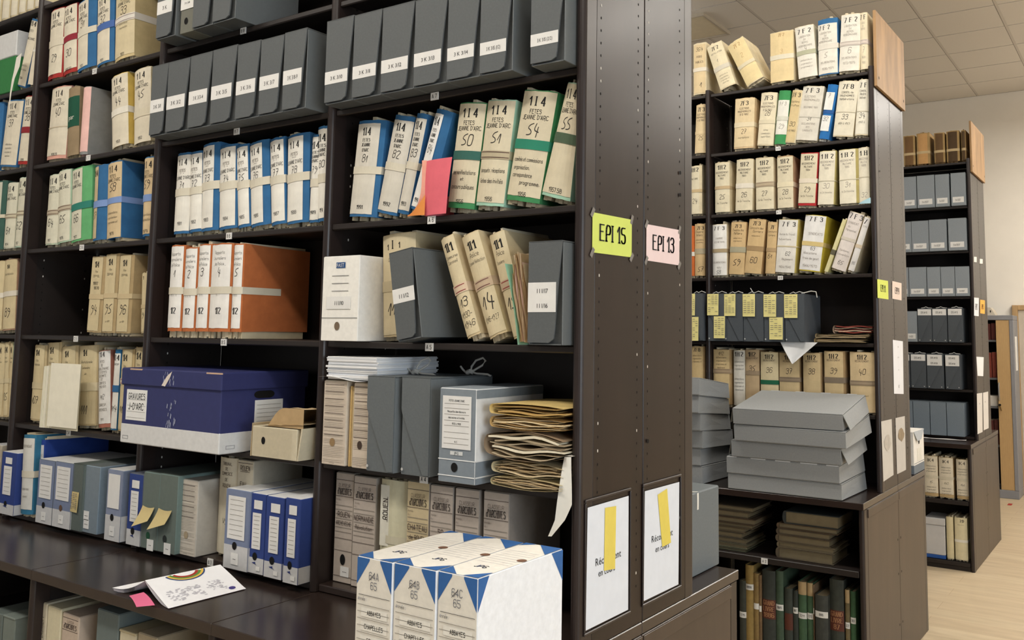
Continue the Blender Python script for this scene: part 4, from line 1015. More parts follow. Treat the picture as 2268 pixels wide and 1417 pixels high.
for a, b_, c, lb_, hc in (((920, 808), 1030, (946, 310), 'green grey cloth box with yellow note, left of the pair', (28, 78, 52)), ((1024, 832), 1148, (1052, 324), 'green grey cloth box with yellow note, right of the pair', (40, 46, 44))):
    f = fit(a, b_, c, False)
    t = abox(a, b_, c, lb_, base=SG, side=(112, 134, 128), top=(96, 108, 100), hole=.175, holec=hc, depth=.28, stick=((.62, .06, .036, .036, '--'),))
    m_ = MB(); pm = paper((214, 192, 130), .04); w_, h_ = f[3], f[4]
    m_.grid(lambda u, v: (w_*(.08+.70*u-.26*(1-v)*(1-u)-.16*(1-v)*u), -.003-.022*(1-v)**1.5*(1-.4*u), h_*(.33+.23*v-.05*(1-v)*(1-u)+.05*u*(1-v)-.02*math.sin(u*3.1)*v)), 6, 6, pm)
    o = m_.obj('note', t, True); o['label'] = 'curled yellow paper note'
abox((1165, 850), 1282, (1182, 356), 'cream woven pattern archive box right of the green boxes', base=(206, 196, 180), side=(196, 190, 178), top=(176, 172, 160), hole=.27, holec=(170, 150, 120), textured=True, depth=.27, tx=[('-', .93-.07*k, 0, 'B', BROWNINK, -.04, .74) for k in range(7)] + [('archivage', .03, .016, 'T', BROWNINK, -.05, .5)])
row(1, 3, y2, .055, 'boxes standing on the worktop level of the left bays')
bundle(1408, 1530, (1436, 212), 'buff bundle marked TRIBUNAL DE COMMERCE DE ROUEN', TAN, (212, 202, 176), (0, 1, 0, 1), None, [('TRIBUNAL', .94, .03, 'C', BROWNINK, 0, .8), ('DE', .89, .03, 'C', BROWNINK), ('COMMERCE', .84, .03, 'C', BROWNINK, 0, .85), ('DE', .78, .03, 'C', BROWNINK), ('ROUEN', .72, .035, 'C', BROWNINK, 0, .6), ('VS', .36, .06, 'H', HAND, 0, .4)], yf=.03, lean=False)
abox(1535, 1640, (1548, 228), 'buff archive box marked ROUEN EAU behind the blue boxes', base=(200, 190, 166), side=(176, 168, 150), hole=0, depth=.2, yf=.03, top=(160, 150, 130), tx=(('ROUEN', .92, .045, 'C', BROWNINK, 0, .6), ('-', .885, 0, 'B', BROWNINK, 0, .6), ('EAU', .76, .045, 'C', BROWNINK, -.1, .4), ('-', .97, 0, 'B', BROWNINK, 0, .9)))
row(1, 3, y2, .0, 'blue boxes at the right end of bay B')
abox((1464, 938), 1626, (1492, 420), 'wide grey blue archive box, leftmost of the row by the post', base=GBL, foot=FW, footv=.30, panel=(.14, .84, .38, .92), lines=8, hole=.295, depth=.28, top=(220, 220, 218), side=GBL, stick=((.48, .135, .034, .034, '--'),))
row(1, 3, y1, .0, 'blue boxes at the right end of bay B')
for a, b_, c, lb_ in (((857, 1278), 952, (884, 818), 'royal blue archive box with white foot, leftmost of three by the post'), ((952, 1304), 1058, (978, 836), 'royal blue archive box with white foot, middle of three by the post'), ((1063, 1338), 1166, (1090, 846), 'royal blue archive box with white foot, rightmost of three by the post')):
    abox(a, b_, c, lb_, base=NBL, foot=FW, footv=.20, panel=(.24, .76, .31, .76), small=(.30, .80, .81, .92), lines=8, hole=.215, depth=.27, top=(222, 222, 222), side=NBL, arrow=True, stick=((.68, .07, .018, .012, None),))
# ---- magazine on the worktop
zt = Z[3]
E0 = on(373, 1347, 2, zt+.002); E1 = on(545, 1303, 2, zt+.002); R0 = on(321, 1286, 2, zt+.040); R1 = on(488, 1251, 2, zt+.040); L0 = on(248, 1301, 2, zt+.012); L1 = L0+(R1-R0)*.98
ce = (E0+R1)*.5; ce.z = zt
t = thing('magazine', 'white magazine with rainbow arc lying open face down on the worktop', 'magazine', ce)
wp = paper((250, 250, 252), .012)
def surf_r(u, v, off=0.0):
    a = R0.lerp(R1, v); b_ = E0.lerp(E1, v); p = a.lerp(b_, u)-ce
    p.z = (.040)*(1-u)**1.5+.006*math.sin(u*3.1)+.0015-.0000+off; return p
def surf_l(u, v, off=0.0):
    a = R0.lerp(R1, v); b_ = L0.lerp(L1, v); p = a.lerp(b_, u)-ce
    p.z = .040-.028*u-.012*math.sin(u*3.1)+off; return p
MB().grid(lambda u, v: surf_r(u, v), 12, 6, wp).grid(lambda u, v: surf_l(u, v), 8, 6, wp).obj('cover', t, True)
m_ = MB()
for k in range(1, 5):
    m_.grid(lambda u, v: surf_r(u*(1-.012*k), v*.985+.005, -.0012*k-.004*k*(1-u)*u*2) , 8, 3, paper((226, 222, 226), .02))
    m_.grid(lambda u, v: surf_l(u*(1-.01*k), v*.985+.005, -.0016*k-.004*k*u*(1-u)), 6, 3, paper((222, 216, 220), .02))
for o_ in (m_,):
    o_.v = [(x_, y_, max(z_, .0006)) for x_, y_, z_ in o_.v]
m_.obj('pages', t, True)
m_ = MB()
for (cc, r0, r1) in (((186, 48, 40), .040, .050), ((96, 150, 60), .050, .059), ((240, 196, 70), .059, .067), ((36, 70, 140), .067, .072)):
    pm = mat('rainbow_print', cc, .6, 0)
    for k in range(24):
        a0, a1 = -.1+3.3*k/24, -.1+3.3*(k+1)/24
        q = []
        for a, r_ in ((a0, r0), (a1, r0), (a1, r1), (a0, r1)):
            u = -.05+r_*math.sin(a)/.205; v = .50-r_*math.cos(a)/.26
            q.append((u, v))
        if min(u for u, v in q) > .01 and max(v for u, v in q) < .99: m_.face([surf_r(u, v, .0012) for u, v in q], pm)
m_.obj('rainbow_print', t); m_ = MB()
gp = mat('grey_print', (200, 198, 206), .7, 0)
rp = random.Random(2)
for k in range(150):
    v = rp.uniform(.10, .52) if k < 105 else rp.uniform(.60, .82); u = rp.uniform(.50, .60+.28*abs(math.sin(v*9))**.5); e = rp.uniform(.007, .014)
    m_.face([surf_r(u+a*e, v+b_*e*1.3, .0008) for a, b_ in ((-1, -1), (1, -.8), (1.1, 1), (-.8, 1))], gp)
m_.obj('text_print', t); m_ = MB()
m_.face([surf_r(.86+.05*math.cos(a), .86+.045*math.sin(a), .001) for a in [math.pi*2*k/14 for k in range(14)]], mat('violet_print', (70, 60, 140), .6, 0))
m_.obj('logo_print', t)
q = [on(c[0], c[1], 2, zt+hz) for c, hz in (((286, 1319), .004), ((302, 1347), .002), ((343, 1343), .004), ((318, 1311), .012))]
q = [p-ce for p in q]
m_ = MB().grid(lambda u, v: q[0].lerp(q[3], u).lerp(q[1].lerp(q[2], u), v)+Vector((0, 0, .006*math.sin(v*2.5))), 4, 5, mat('pink_note_paper', (250, 112, 156), .7, 0)); o = m_.obj('bookmark', t, True); o['label'] = 'bright pink sticky bookmark'
# ---- rows of bay C
row(1, 8, z1, .014, 'bundles on the C8 shelf')
CW = (220, 210, 186)
bundle(255, 340, (278, 46), 'cream bundle with red edge numbered 29 on shelf C8', RED, CW, (.02, .94, .06, .985), (.53, .10, (216, 206, 182)), t4('29', '1928', nv=.32, ns=.10)[:-1] + [('1928', .08, .03, 'C', BLACK, -.1, .4)])
bundle(345, 422, (349, 26), 'cream bundle with dark red tape numbered 30 on shelf C8', RED, CW, (.0, .98, .06, .99), (.53, .085, (150, 38, 52)), t4('30', '1930.32', nv=.33, ns=.10))
bundle(422, 528, (430, 4), 'blue bundle with white spine numbered 31 on shelf C8', BLUE, CW, (0, .66, .04, .985), (.55, .085, TAPE), t4('31', '1931', nv=.68))
bundle(532, 628, (538, -4), 'blue bundle with blue tape numbered 32 on shelf C8', BLUE, CW, (0, .82, .03, .985), (.56, .095, (70, 106, 176)), t4('32', '1931', nv=.665))
bundle(632, 742, (642, -72), 'large buff bundle with striped tape numbered 33 on shelf C8', (206, 184, 132), (214, 198, 158), (0, 1, .04, 1), (.56, .09, (222, 216, 204), (150, 130, 120)), t4('33', '1931', nv=.67) + scribble(.5, 2, .025), depth=.28)
row(1, 7, z1, .014, 'bundles on the C7 shelf')
bundle(247, 356, (284, 498), 'cream bundle with salmon edge numbered 40 on shelf C7', (222, 160, 140), CW, (0, 1, .05, .985), (.46, .012, (206, 190, 160)), t4('40', '1938.39'))
bundle(362, 428, (372, 504), 'torn bundle with dark green and kraft spine on shelf C7', (150, 128, 96), (28, 84, 62), (0, 1, .42, .86), None, [('par', .58, .07, 'B', paper((226, 222, 206)), 0, .8)], pap=(206, 186, 146))
bundle(434, 478, (446, 496), 'grey card folder with pink papers inside on shelf C7', (142, 142, 138), (236, 186, 176), (0, 1, .04, .99), None, [], depth=.27, lean=False, pap=(236, 190, 180))
bundle(618, 712, (614, 440), 'cream bundle with yellow side numbered 44 on shelf C7', (222, 186, 84), CW, (0, 1, .0, .99), (.50, .085, (226, 220, 204)), t4('44', '1953', nv=.64))
bundle(740, 834, (744, 402), 'cream bundle numbered 45, beside the dark boxes on shelf C7', (206, 190, 150), CW, (0, 1, .0, .99), (.42, .10, (214, 204, 178)), t4('45', '1952', nv=.66))
row(1, 6, z1, .014, 'bundles on the C6 shelf')
GW = (214, 210, 186)
bundle(240, 308, (264, 985), 'pale green bundle with brown lined tape numbered 64 on shelf C6', (190, 206, 176), GW, (0, 1, .02, .99), (.48, .07, (186, 172, 146), (110, 84, 70)), t4('64', '197', nv=.34))
bundle(310, 384, (318, 966), 'pale green bundle with brown lined tape numbered 65 on shelf C6', (170, 200, 168), GW, (0, .96, .02, .99), (.49, .07, (186, 172, 146), (110, 84, 70)), t4('65', '1976', nv=.35))
bundle(386, 500, (396, 954), 'bright green bundle with teal tape numbered 66 on shelf C6', (96, 176, 110), GW, (0, .62, .03, .985), (.49, .09, (40, 130, 112)), t4('66', '1977', nv=.34))
bundle(506, 584, (524, 934), 'slim blue bundle with pale blue tape left of bundle 58', BLUE, (206, 184, 142), (0, .42, .03, .985), (.50, .085, (120, 150, 206)), [('1I4', .90, .07, 'S', BLACK, 0, .8), ('57', .36, .08, 'H')])
bundle(586, 668, (596, 918), 'blue bundle with tan spine numbered 58, broad blue side showing', BLUE, (212, 186, 142), (0, .98, .01, .985), (.51, .075, (120, 150, 206)), t4('58', '1979', nv=.68) + scribble(.36, 3, .028), depth=.28)
bundle(786, 846, (800, 888), 'blue bundle with tan spine numbered 59 against the post', BLUE, (212, 186, 142), (0, 1, .03, .985), (.50, .085, (120, 150, 206)), t4('59', '1979', nv=.67) + scribble(.3, 2, .028), shrink=.9)
row(1, 5, z2, .03, 'bundles on the C5 shelf')
KC = (212, 194, 150)
for a, b_, c, n_, lb_ in ((410, 478, (440, 65), '94', 'buff bundle numbered 94, first of three taped together on shelf C5'), (482, 546, (508, 50), '95', 'buff bundle numbered 95, second of three taped together on shelf C5'), (549, 618, (573, 55), '96', 'buff bundle numbered 96, third of three, deep kraft side showing')):
    bundle(a, b_, c, lb_, (182, 156, 110), KC, (0, .80, .02, .99), (.49, .06, (206, 184, 140)), [('1I4', .90, .07, 'Q', BLACK, 0, .7), ('Fête', .81, .026, 'H'), ('Nationale', .76, .026, 'H'), ('-', .74, 0, 'H', HAND), (n_, .33, .11, 'H', HAND, 0, .7)] + ([('1802', .66, .035, 'S', BLACK, 0, .6), ('1870', .60, .035, 'S', BLACK, .1, .6)] if n_ == '94' else [('juin 1889', .18, .022, 'H')]), depth=.27, bulge=.002)
bundle(665, 690, (672, 140), 'thin buff bundle at the post on shelf C5', (200, 180, 136), KC, (0, 1, .02, .99), (.47, .06, (206, 184, 140)), [('1', .92, .05, 'Q', BLACK), ('9', .33, .08, 'H')])
row(1, 4, z2, .03, 'bundles on the C4 shelf')
def t7(n_): return [('1I4', .90, .07, 'Q', BLACK, 0, .64), ('Fête', .80, .026, 'H'), ('Nationale', .75, .026, 'H', HAND, 0, .7)] + ([(n_, .30, .09, 'H', HAND, 0, .7)] if n_ else [])
bundle(132, 190, (163, 480), 'buff bundle numbered 107, leftmost on shelf C4', (200, 178, 132), KC, (0, .9, .02, .99), (.48, .08, (206, 190, 150)), t7('107'))
bundle(206, 268, (222, 466), 'buff bundle numbered 108 behind the white sheets on shelf C4', (200, 178, 132), KC, (0, .9, .02, .99), None, t7('108'))
bundle(274, 352, (286, 490), 'buff bundle numbered 110 behind the white sheets on shelf C4', (200, 178, 132), KC, (0, .9, .02, .99), None, t7('110'))
bundle(356, 446, (370, 486), 'buff bundle numbered 111 right of the white sheets on shelf C4', (200, 178, 132), KC, (0, .97, .02, .99), (.50, .10, (214, 200, 164)), [('1I4', .91, .07, 'Q', BLACK, -.05, .5), ('Fête Nationale', .80, .032, 'H'), ('Centenaire', .73, .028, 'H'), ('juin', .66, .028, 'H'), ('111', .24, .12, 'H', HAND, -.05, .6)])
bundle(458, 516, (459, 512), 'white bundle covered with dense capitals numbered 112 on shelf C4', (180, 110, 90), (226, 224, 218), (0, 1, .05, .99), None, [('1I4', .95, .06, 'S', BLACK, 0, .9)] + [(s_, .86-.045*k, .028, 'C', GREYINK, 0, .9) for k, s_ in enumerate(('FETES', 'DE', 'DU MILLENAIRE', 'LES FETES', 'DU COMITE', 'ET', 'COMPTES', '1910-1911'))] + [('112', .42, .06, 'H', HAND, 0, .7), ('CORRESP.', .32, .03, 'C', GREYINK, 0, .9), ('DEPENSES', .26, .03, 'C', GREYINK, 0, .9), ('1911', .14, .03, 'C', GREYINK, 0, .7)])
bundle(518, 546, (503, 500), 'blue bundle with white spine and blue band beside bundle 112', (40, 110, 160), (228, 226, 218), (0, 1, .02, .95), (.53, .08, (44, 104, 160)), [('1I4', .90, .06, 'S', BLACK, 0, .9), ('CORRESP', .82, .02, 'C'), ('114', .30, .07, 'H', HAND, 0, .8)], depth=.22, lean=False)
bundle(548, 608, (553, 500), 'buff bundle left of the last one on shelf C4, partly behind the navy box', (196, 170, 120), KC, (0, .9, .02, .99), (.62, .07, (214, 196, 170), (150, 70, 70)), t7('115'), lean=False)
bundle(612, 668, (620, 490), 'buff bundle next to the post on shelf C4, partly behind the navy box', (196, 170, 120), KC, (0, .95, .02, .99), None, t7('116'), lean=False)
# loose white sheets standing at the front of C4
t = put('loose_sheets', 'cream white folded sheets standing in front of bundles 108 and 110', 'papers', (xat(z2(186, 0)[0], -.03, Z[4]), -.03, Z[4], .1, .1, 0))
m_ = MB(); hh = on(*z2(197, 570), 1, -.03).z-Z[4]; wtot = xat(z2(352, 0)[0], -.03, Z[4])-xat(z2(186, 0)[0], -.03, Z[4])
cw = [paper((232, 226, 200), .03), paper((238, 232, 210), .03), paper((222, 214, 184), .03)]
xk = 0
for k in range(5):
    ww = (.016, .014, .012, .016, .02)[k]
    m_.prism([(xk+.0005, .0006), (xk+ww-.001, .0006), (xk+ww+.004, hh*(.97+.006*k)), (xk+.006, hh*(.96+.006*k))], lambda u, v, g: (u, g, v), .003*k, .05, cw[k % 3]); xk += ww
m_.grid(lambda u, v: (xk-.016+.004*v+(wtot-xk+.016)*u, -.004+.012*u, .010+(hh*1.02-.010)*v), 6, 3, cw[1])
m_.grid(lambda u, v: (xk+(wtot-xk+.002)*u, .006+.006*u, .001+(hh*.99)*v), 6, 3, cw[2])
m_.obj('sheets', t)
# ---- bay D (left picture edge)
row(1, 9, z1, .02, 'bundles on the topmost shelf of bay D')
for k, (a, b_) in enumerate(((-60, -8), (-4, 42), (46, 88), (92, 134), (138, 180), (184, 222))):
    bundle(a, b_, (a+10, -560+(-8)*k), 'cream bundle on the topmost shelf of the leftmost bay, only its foot in the picture', (208, 190, 148), CW, (0, .94, .02, .99), None, [], lean=False)
row(1, 8, z1, .014, 'items on the D8 shelf')
bundle(82, 140, (168, 125), 'leaning bundle with white spine and blue cover on shelf D8', BLUE, CW, (0, 1, .02, .97), None, [('1I4', .93, .065, 'S', BLACK, .1, .7), ('FETES', .83, .03, 'C'), (FJ, .72, .03, 'C', BLACK, 0, .9), ('concours', .34, .026, 'H'), ('de la foire', .28, .026, 'H'), ('1934', .16, .03, 'C')], shrink=.8)
bundle(142, 190, (205, 130), 'leaning white bundle against the post on shelf D8', BLUE, CW, (0, 1, .0, .99), (.55, .03, (226, 222, 210)), [('1I4', .93, .065, 'S', BLACK, 0, .8)], shrink=.8)
xg = xat(z1(-160, 0)[0], .0, Z[8]); xh = xat(z1(72, 0)[0], .0, Z[8])
t = thing('document_box', 'green box with white upper part at the left picture edge on shelf D8', 'box', (xg, .0, Z[8]+.0006), (0, 0, 0), 'items on the D8 shelf')
hq = on(*z1(0, 200), 1, 0).z-Z[8]
MB().box(0, xh-xg, 0, .24, 0, hq*.58, card((46, 124, 62)), .003).obj('body', t); MB().box(0, xh-xg, .0005, .24, hq*.585, hq, card((206, 206, 204)), .003).obj('lid', t)
t = thing('paper_strip', 'long white paper slip hanging down in front of bundle 37', 'paper', (0, 0, 0))
qs = [(on(*z1(*a), 1, -.02), on(*z1(*b_), 1, -.02)) for a, b_ in (((92, 322), (122, 296)), ((78, 400), (110, 372)), ((66, 450), (82, 440)), ((56, 520), (64, 520)), ((50, 585), (56, 585)))]
c_ = qs[0][0]; t.location = c_
m_ = MB().grid(lambda u, v: (lambda k, e: qs[k][0].lerp(qs[k+1][0], e).lerp(qs[k][1].lerp(qs[k+1][1], e), u)-c_)(min(3, int(v*4)), v*4-min(3, int(v*4))), 2, 8, paper((226, 222, 208), .02)); m_.obj('sheet', t, True)
row(1, 7, z1, .014, 'bundles on the D7 shelf')
bundle(-60, -18, (-28, 575), 'blue bundle cut by the left picture edge on shelf D7', BLUE, CW, (0, .6, .02, .97), None, [])
bundle(-14, 80, (36, 566), 'leaning bundle numbered 37 with blue edge on shelf D7', BLUE, CW, (0, .98, .03, .98), None, t4('37', '', nv=.66) + scribble(.36, 4, .026))
bundle(84, 158, (132, 552), 'bundle with red tape numbered 38, dated 1935, on shelf D7', RED, CW, (0, 1, .05, .985), (.52, .085, (150, 34, 44)), t4('38', '1935', nv=.70))
row(1, 6, z1, .014, 'bundles on the D6 shelf')
bundle(-50, 2, (-22, 1020), 'dark green bundle at the left picture edge on shelf D6', (60, 96, 84), (200, 200, 180), (0, .7, .02, .98), (.5, .05, (206, 196, 170)), [])
bundle(6, 66, (30, 1030), 'pale bundle with lined tape numbered 61 on shelf D6', (206, 206, 182), GW, (0, 1, .02, .99), (.51, .07, (200, 190, 160), (120, 96, 80)), t4('61', '1974', nv=.30))
bundle(70, 122, (98, 1000), 'pale green bundle numbered 62 beside the post on shelf D6', (176, 204, 180), GW, (0, 1, .02, .99), (.51, .07, (200, 190, 160), (120, 96, 80)), t4('62', '197', nv=.34), shrink=.9)
row(1, 5, z2, .014, 'bundles on the D5 shelf')
bundle(-50, -4, (-30, 85), 'buff bundle cut by the left picture edge on shelf D5', (190, 164, 120), KC, (0, 1, .02, .99), (.52, .07, (222, 214, 196)), [])
bundle(0, 66, (14, 80), 'buff bundle with white tape numbered 89 on shelf D5', (176, 136, 110), KC, (0, .98, .02, .99), (.53, .07, (222, 214, 196)), [('1I4', .90, .05, 'Q', BLACK, 0, .5), ('Fête Nationale', .80, .028, 'H'), ('89', .28, .11, 'H', HAND, 0, .5)], shrink=.93)
row(1, 4, z2, .02, 'bundles on the D4 shelf')
bundle(-46, 4, (-22, 470), 'buff bundle cut by the left picture edge on shelf D4', (200, 178, 132), KC, (0, .9, .02, .99), (.5, .06, (206, 190, 150)), t7('104'))
bundle(8, 34, (18, 470), 'buff bundle second from the post on shelf D4', (200, 178, 132), KC, (0, .9, .02, .99), (.5, .06, (206, 190, 150)), t7('105'))
bundle(36, 54, (48, 470), 'slim buff bundle beside the post on shelf D4', (190, 200, 160), KC, (0, .9, .02, .99), (.5, .06, (206, 190, 150)), t7(''), shrink=.8)
row(1, 3, y2, .03, 'boxes standing on the worktop level of the left bays')
abox(-90, -18, (-60, 130), 'beige box at the left picture edge behind the tilted blue box', base=(190, 178, 156), hole=0, depth=.25, yf=.0)
# ================================================================== under the near worktop
row(1, 2, w0, .04, 'boxes under the near worktop')
C.y = -OVH+.045; C.z = .56
def under(xa, xb, top, lb_, col, **k):
    xl = on(*w0(xa, top), 1, C.y).x; xr = on(*w0(xb, top), 1, C.y).x; zt_ = on(*w0((xa+xb)/2, top), 1, C.y).z
    t = thing('archive_box', lb_, 'box', (xl, C.y, Z[2]+.0006), (0, 0, 0), 'boxes under the near worktop')
    w_, h_ = xr-xl-.002, zt_-Z[2]-.001; m_ = MB()
    m_.box(0, w_, 0, .25, 0, h_, card(col), .003)
    if k.get('lines'):
        for v in (.93, .74): m_.face([(a, -.0005, h_*v+b_) for a, b_ in ((.004, 0), (w_-.004, 0), (w_-.004, .0016), (.004, .0016))], BROWNINK)
        text(m_, BROWNINK, 'CLASSEUR', w_/2, h_*.885, .007, w_*.6, lambda a, b_: (a, -.0007, b_), 'T'); text(m_, BROWNINK, "d'ARCHIVES", w_/2, h_*.81, .014, w_*.74, lambda a, b_: (a, -.0007, b_), 'Q')
    if k.get('hand'): text(m_, BLACK, k['hand'], w_*.5, h_*.62, min(.018, w_*.5), h_*.6, lambda a, b_: (a, -.0007, b_), 'H', math.pi/2)
    m_.obj('carton', t)
    if k.get('lid'): MB().box(-.001, w_+.001, -.002, .252, h_-.004, h_+.003, card(k['lid']), .002).obj('lid', t)
    return t
under(456, 545, 690, 'buff box with upright handwriting under the worktop, beside the cabinet post', (196, 186, 160), hand='Damien')
under(548, 706, 745, 'cream box with torn top edge under the worktop', (210, 200, 166))
under(716, 912, 830, 'printed archive box under the worktop, grey side showing', (194, 174, 154), lines=True)
under(1112, 1365, 790, 'slate grey box close up under the worktop edge', (104, 116, 114))
under(1368, 1560, 1030, 'low kraft carton with open lid under the right of the left worktop', (204, 192, 160), lid=(196, 180, 140))
under(1575, 1800, 1060, 'low tan carton rightmost under the worktop', (176, 160, 130))
under(40, 180, 860, 'grey green box left of the cabinet post under the worktop', (116, 126, 118), lid=(120, 130, 122))
under(-120, 34, 800, 'grey green box at the lower left picture corner', (100, 110, 104))
# ================================================================== signs on the near end panel
XP = PW+.0008
def sheet(name, label, zm, quad, col, x, texts=(), group=None, tapes=(), th=.0007, cat='sign'):
    P = [on(*zm(*q), 0, x) for q in quad]          # top left, top right, bottom right, bottom left
    o_ = P[3]
    t = thing(name, label, cat, o_, (0, 0, 0), group)
    L = [p-o_ for p in P]
    pm = paper(col, .02)
    m_ = MB(); a = [(0.0003, p.y, p.z) for p in (L[3], L[2], L[1], L[0])]
    b_ = [(th, p.y, p.z) for p in (L[3], L[2], L[1], L[0])]
    m_.face(b_, pm).face(a[::-1], pm)
    for k in range(4): m_.face([a[k], a[(k+1) % 4], b_[(k+1) % 4], b_[k]], pm)
    def fn(u, v):
        p = L[3].lerp(L[2], u).lerp(L[0].lerp(L[1], u), v); return (th+.0009, p.y, p.z)
    wy = (L[2].y-L[3].y); hz = (L[0].z-L[3].z)
    for s_, u, v, hh, st, mw in texts:
        fm = lambda a_, b__: fn(a_/wy, b__/hz)
        text(m_, BLACK, s_, u*wy, v*hz, hh*hz, mw*wy, fm, st)
    m_.obj('paper', t)
    if tapes:
        tm_ = mat('clear_adhesive_tape', (120, 116, 112), .25, 0, spec=.6)
        for (u, v, an) in tapes:
            p = Vector(fn(u, v)); m2 = MB(); c_, s__ = math.cos(an), math.sin(an)
            m2.face([(.0013, p.y+a_*c_-b__*s__, p.z+a_*s__+b__*c_) for a_, b__ in ((-.013, -.006), (.013, -.006), (.013, .006), (-.013, .006))], tm_); m2.obj('tape', t)
    return t, fn, wy, hz
tp4 = ((0.0, 1.0, 1.0), (1.0, 1.0, 1.2), (1.0, 0.0, .9), (0.0, 0.0, 1.0))
sheet('paper_sign', 'bright yellow green paper sign reading EPI 15 taped to the end panel', y4, ((142, 925), (313, 958), (312, 1122), (140, 1100)), (206, 220, 96), XP, (('EPI 15', .5, .53, .40, 'Q', .76),), None, tp4)
sheet('paper_sign', 'pale pink paper sign reading EPI 13 taped to the end panel', y4, ((377, 977), (521, 1003), (520, 1157), (376, 1135)), (232, 206, 204), XP, (('EPI 13', .5, .53, .40, 'Q', .78),), None, tp4)
YEL = paper((228, 206, 84), .03)
for quad, sq, lb_, nm in ((((322, 255), (682, 150), (678, 1150), (305, 1335)), ((472, 255), (570, 238), (560, 790), (462, 808)), 'large white notice with straight yellow strip, left one on the near end panel', 0), (((825, 110), (1128, 28), (1120, 928), (815, 1075)), ((935, 140), (1018, 85), (1052, 560), (975, 600)), 'large white notice with slanted yellow strip, right one on the near end panel', 1)):
    T_ = (('Récolement', .50, .525 if nm == 0 else .535, .066, 'B', .68), ('en cours', .46 if nm == 0 else .5, .425 if nm == 0 else .43, .06, 'B', .5))
    t, fn, wy, hz = sheet('notice', lb_, y9, quad, (218, 223, 232), XP+.0016, T_, 'notices on the near end panel')
    P = [on(*y9(*q), 0, XP+.0016) - t.location for q in sq]
    m_ = MB(); m_.face([(.0018, p.y, p.z) for p in (P[3], P[2], P[1], P[0])], YEL); m_.obj('yellow_strip', t)
    Q = [on(*y9(*q), 0, XP) for q in quad]
    frm = MB(); fm_ = STEEL; L0_, R0_ = Q[3], Q[2]
    ya_, yb_ = min(Q[0].y, Q[3].y)-.004, max(Q[1].y, Q[2].y)+.004; za_, zb_ = min(Q[2].z, Q[3].z)-.004, max(Q[0].z, Q[1].z)+.012
    for q in ((ya_-.006, ya_, za_, zb_), (yb_, yb_+.006, za_, zb_), (ya_-.006, yb_+.006, zb_, zb_+.008), (ya_-.006, yb_+.006, za_-.008, za_)):
        frm.box(PW+.0002, PW+.005, q[0], q[1], q[2], q[3], fm_, .002)
    for o in COL.objects:
        if o.name == 'shelving_rack':
            fo = frm.obj('card_frame', o); fo.matrix_parent_inverse = Matrix.Translation((-RX[1], -RY[1], -Z[3]))
X2 = RX[2]+PW+.0008
sheet('paper_sign', 'yellow green paper sign reading EPI 11 on the second rack end panel', y8, ((1198, -6), (1265, 6), (1268, 122), (1200, 112)), (220, 230, 96), X2, (('EPI 11', .5, .55, .34, 'Q', .72),))
sheet('paper_sign', 'pale pink paper sign reading EPI 9 on the second rack end panel', y8, ((1292, 6), (1350, 20), (1350, 128), (1292, 117)), (236, 212, 196), X2, (('EPI 9', .5, .5, .34, 'Q', .72),))
t, fn, wy, hz = sheet('notice', 'long white printed sheet stuck on the second rack end panel below EPI 9', y8, ((1295, 375), (1358, 384), (1363, 715), (1303, 713)), (232, 232, 236), X2, (('3 G 4', .5, .88, .022, 'P', .4), ('1 H 2 / 7 F', .5, .68, .02, 'P', .6), ('à 40', .5, .45, .02, 'P', .4), ('42', .5, .14, .05, 'P', .4)), None)
PL = (206, 200, 190)
for q, lb_ in ((((1222, 887), (1288, 872), (1300, 1222), (1236, 1265)), 'clear plastic pouch with faded paper, left on the second end panel'), (((1312, 866), (1370, 853), (1378, 1190), (1322, 1218)), 'clear plastic pouch with brownish photo, right on the second end panel')):
    t, fn, wy, hz = sheet('plastic_pouch', lb_, y8, q, PL if 'left' in lb_ else (200, 194, 186), X2, (), 'plastic pouches on the second end panel', cat='pouch')
    m_ = MB(); rp = random.Random(len(lb_)); left = 'left' in lb_; bm_ = paper((192, 184, 172) if left else (158, 138, 110), .1)
    m_.face([(lambda p: (p[0]+.0004, p[1], p[2]))(fn(.5+(.34+rp.uniform(-.08, .06))*math.cos(a_), (.62 if left else .68)+(.12+rp.uniform(-.03, .03))*math.sin(a_))) for a_ in [math.pi*2*k/14 for k in range(14)]], bm_)
    m_.obj('stain', t)
X3 = RX[3]+PW+.0008
sheet('paper_sign', 'small white paper sign on the farthest rack end panel, left', x3, ((628, 208), (665, 212), (664, 355), (628, 350)), (226, 224, 226), X3, (('EPI 7', .5, .5, .3, 'Q', .7),))
sheet('paper_sign', 'small orange paper sign on the farthest rack end panel, right', x3, ((675, 225), (713, 230), (712, 337), (676, 331)), (238, 170, 66), X3, (('EPI 5', .5, .5, .33, 'Q', .7),))
sheet('notice', 'white blank sheet on the farthest rack end panel below the signs', x3, ((646, 672), (703, 676), (700, 825), (655, 822)), (228, 228, 228), X3)
for q, lb_ in ((((650, 962), (692, 955), (695, 1262), (655, 1280)), 'plastic pouch on the farthest end panel, left one'), (((698, 955), (738, 945), (742, 1232), (703, 1250)), 'shiny plastic pouch on the farthest end panel, right one')):
    sheet('plastic_pouch', lb_, x3, q, (214, 208, 200), X3, (), 'plastic pouches on the farthest end panel', cat='pouch')
for q, lb_ in ((((660, 1150), (683, 1152), (683, 1196), (660, 1193)), 'tiny white square label on the farthest end panel, left'), (((708, 1167), (732, 1170), (732, 1208), (708, 1206)), 'tiny white square label on the farthest end panel, right')):
    sheet('paper_label', lb_, x2, q, (224, 220, 212), X3, (), 'tiny labels on the farthest end panel', cat='label')
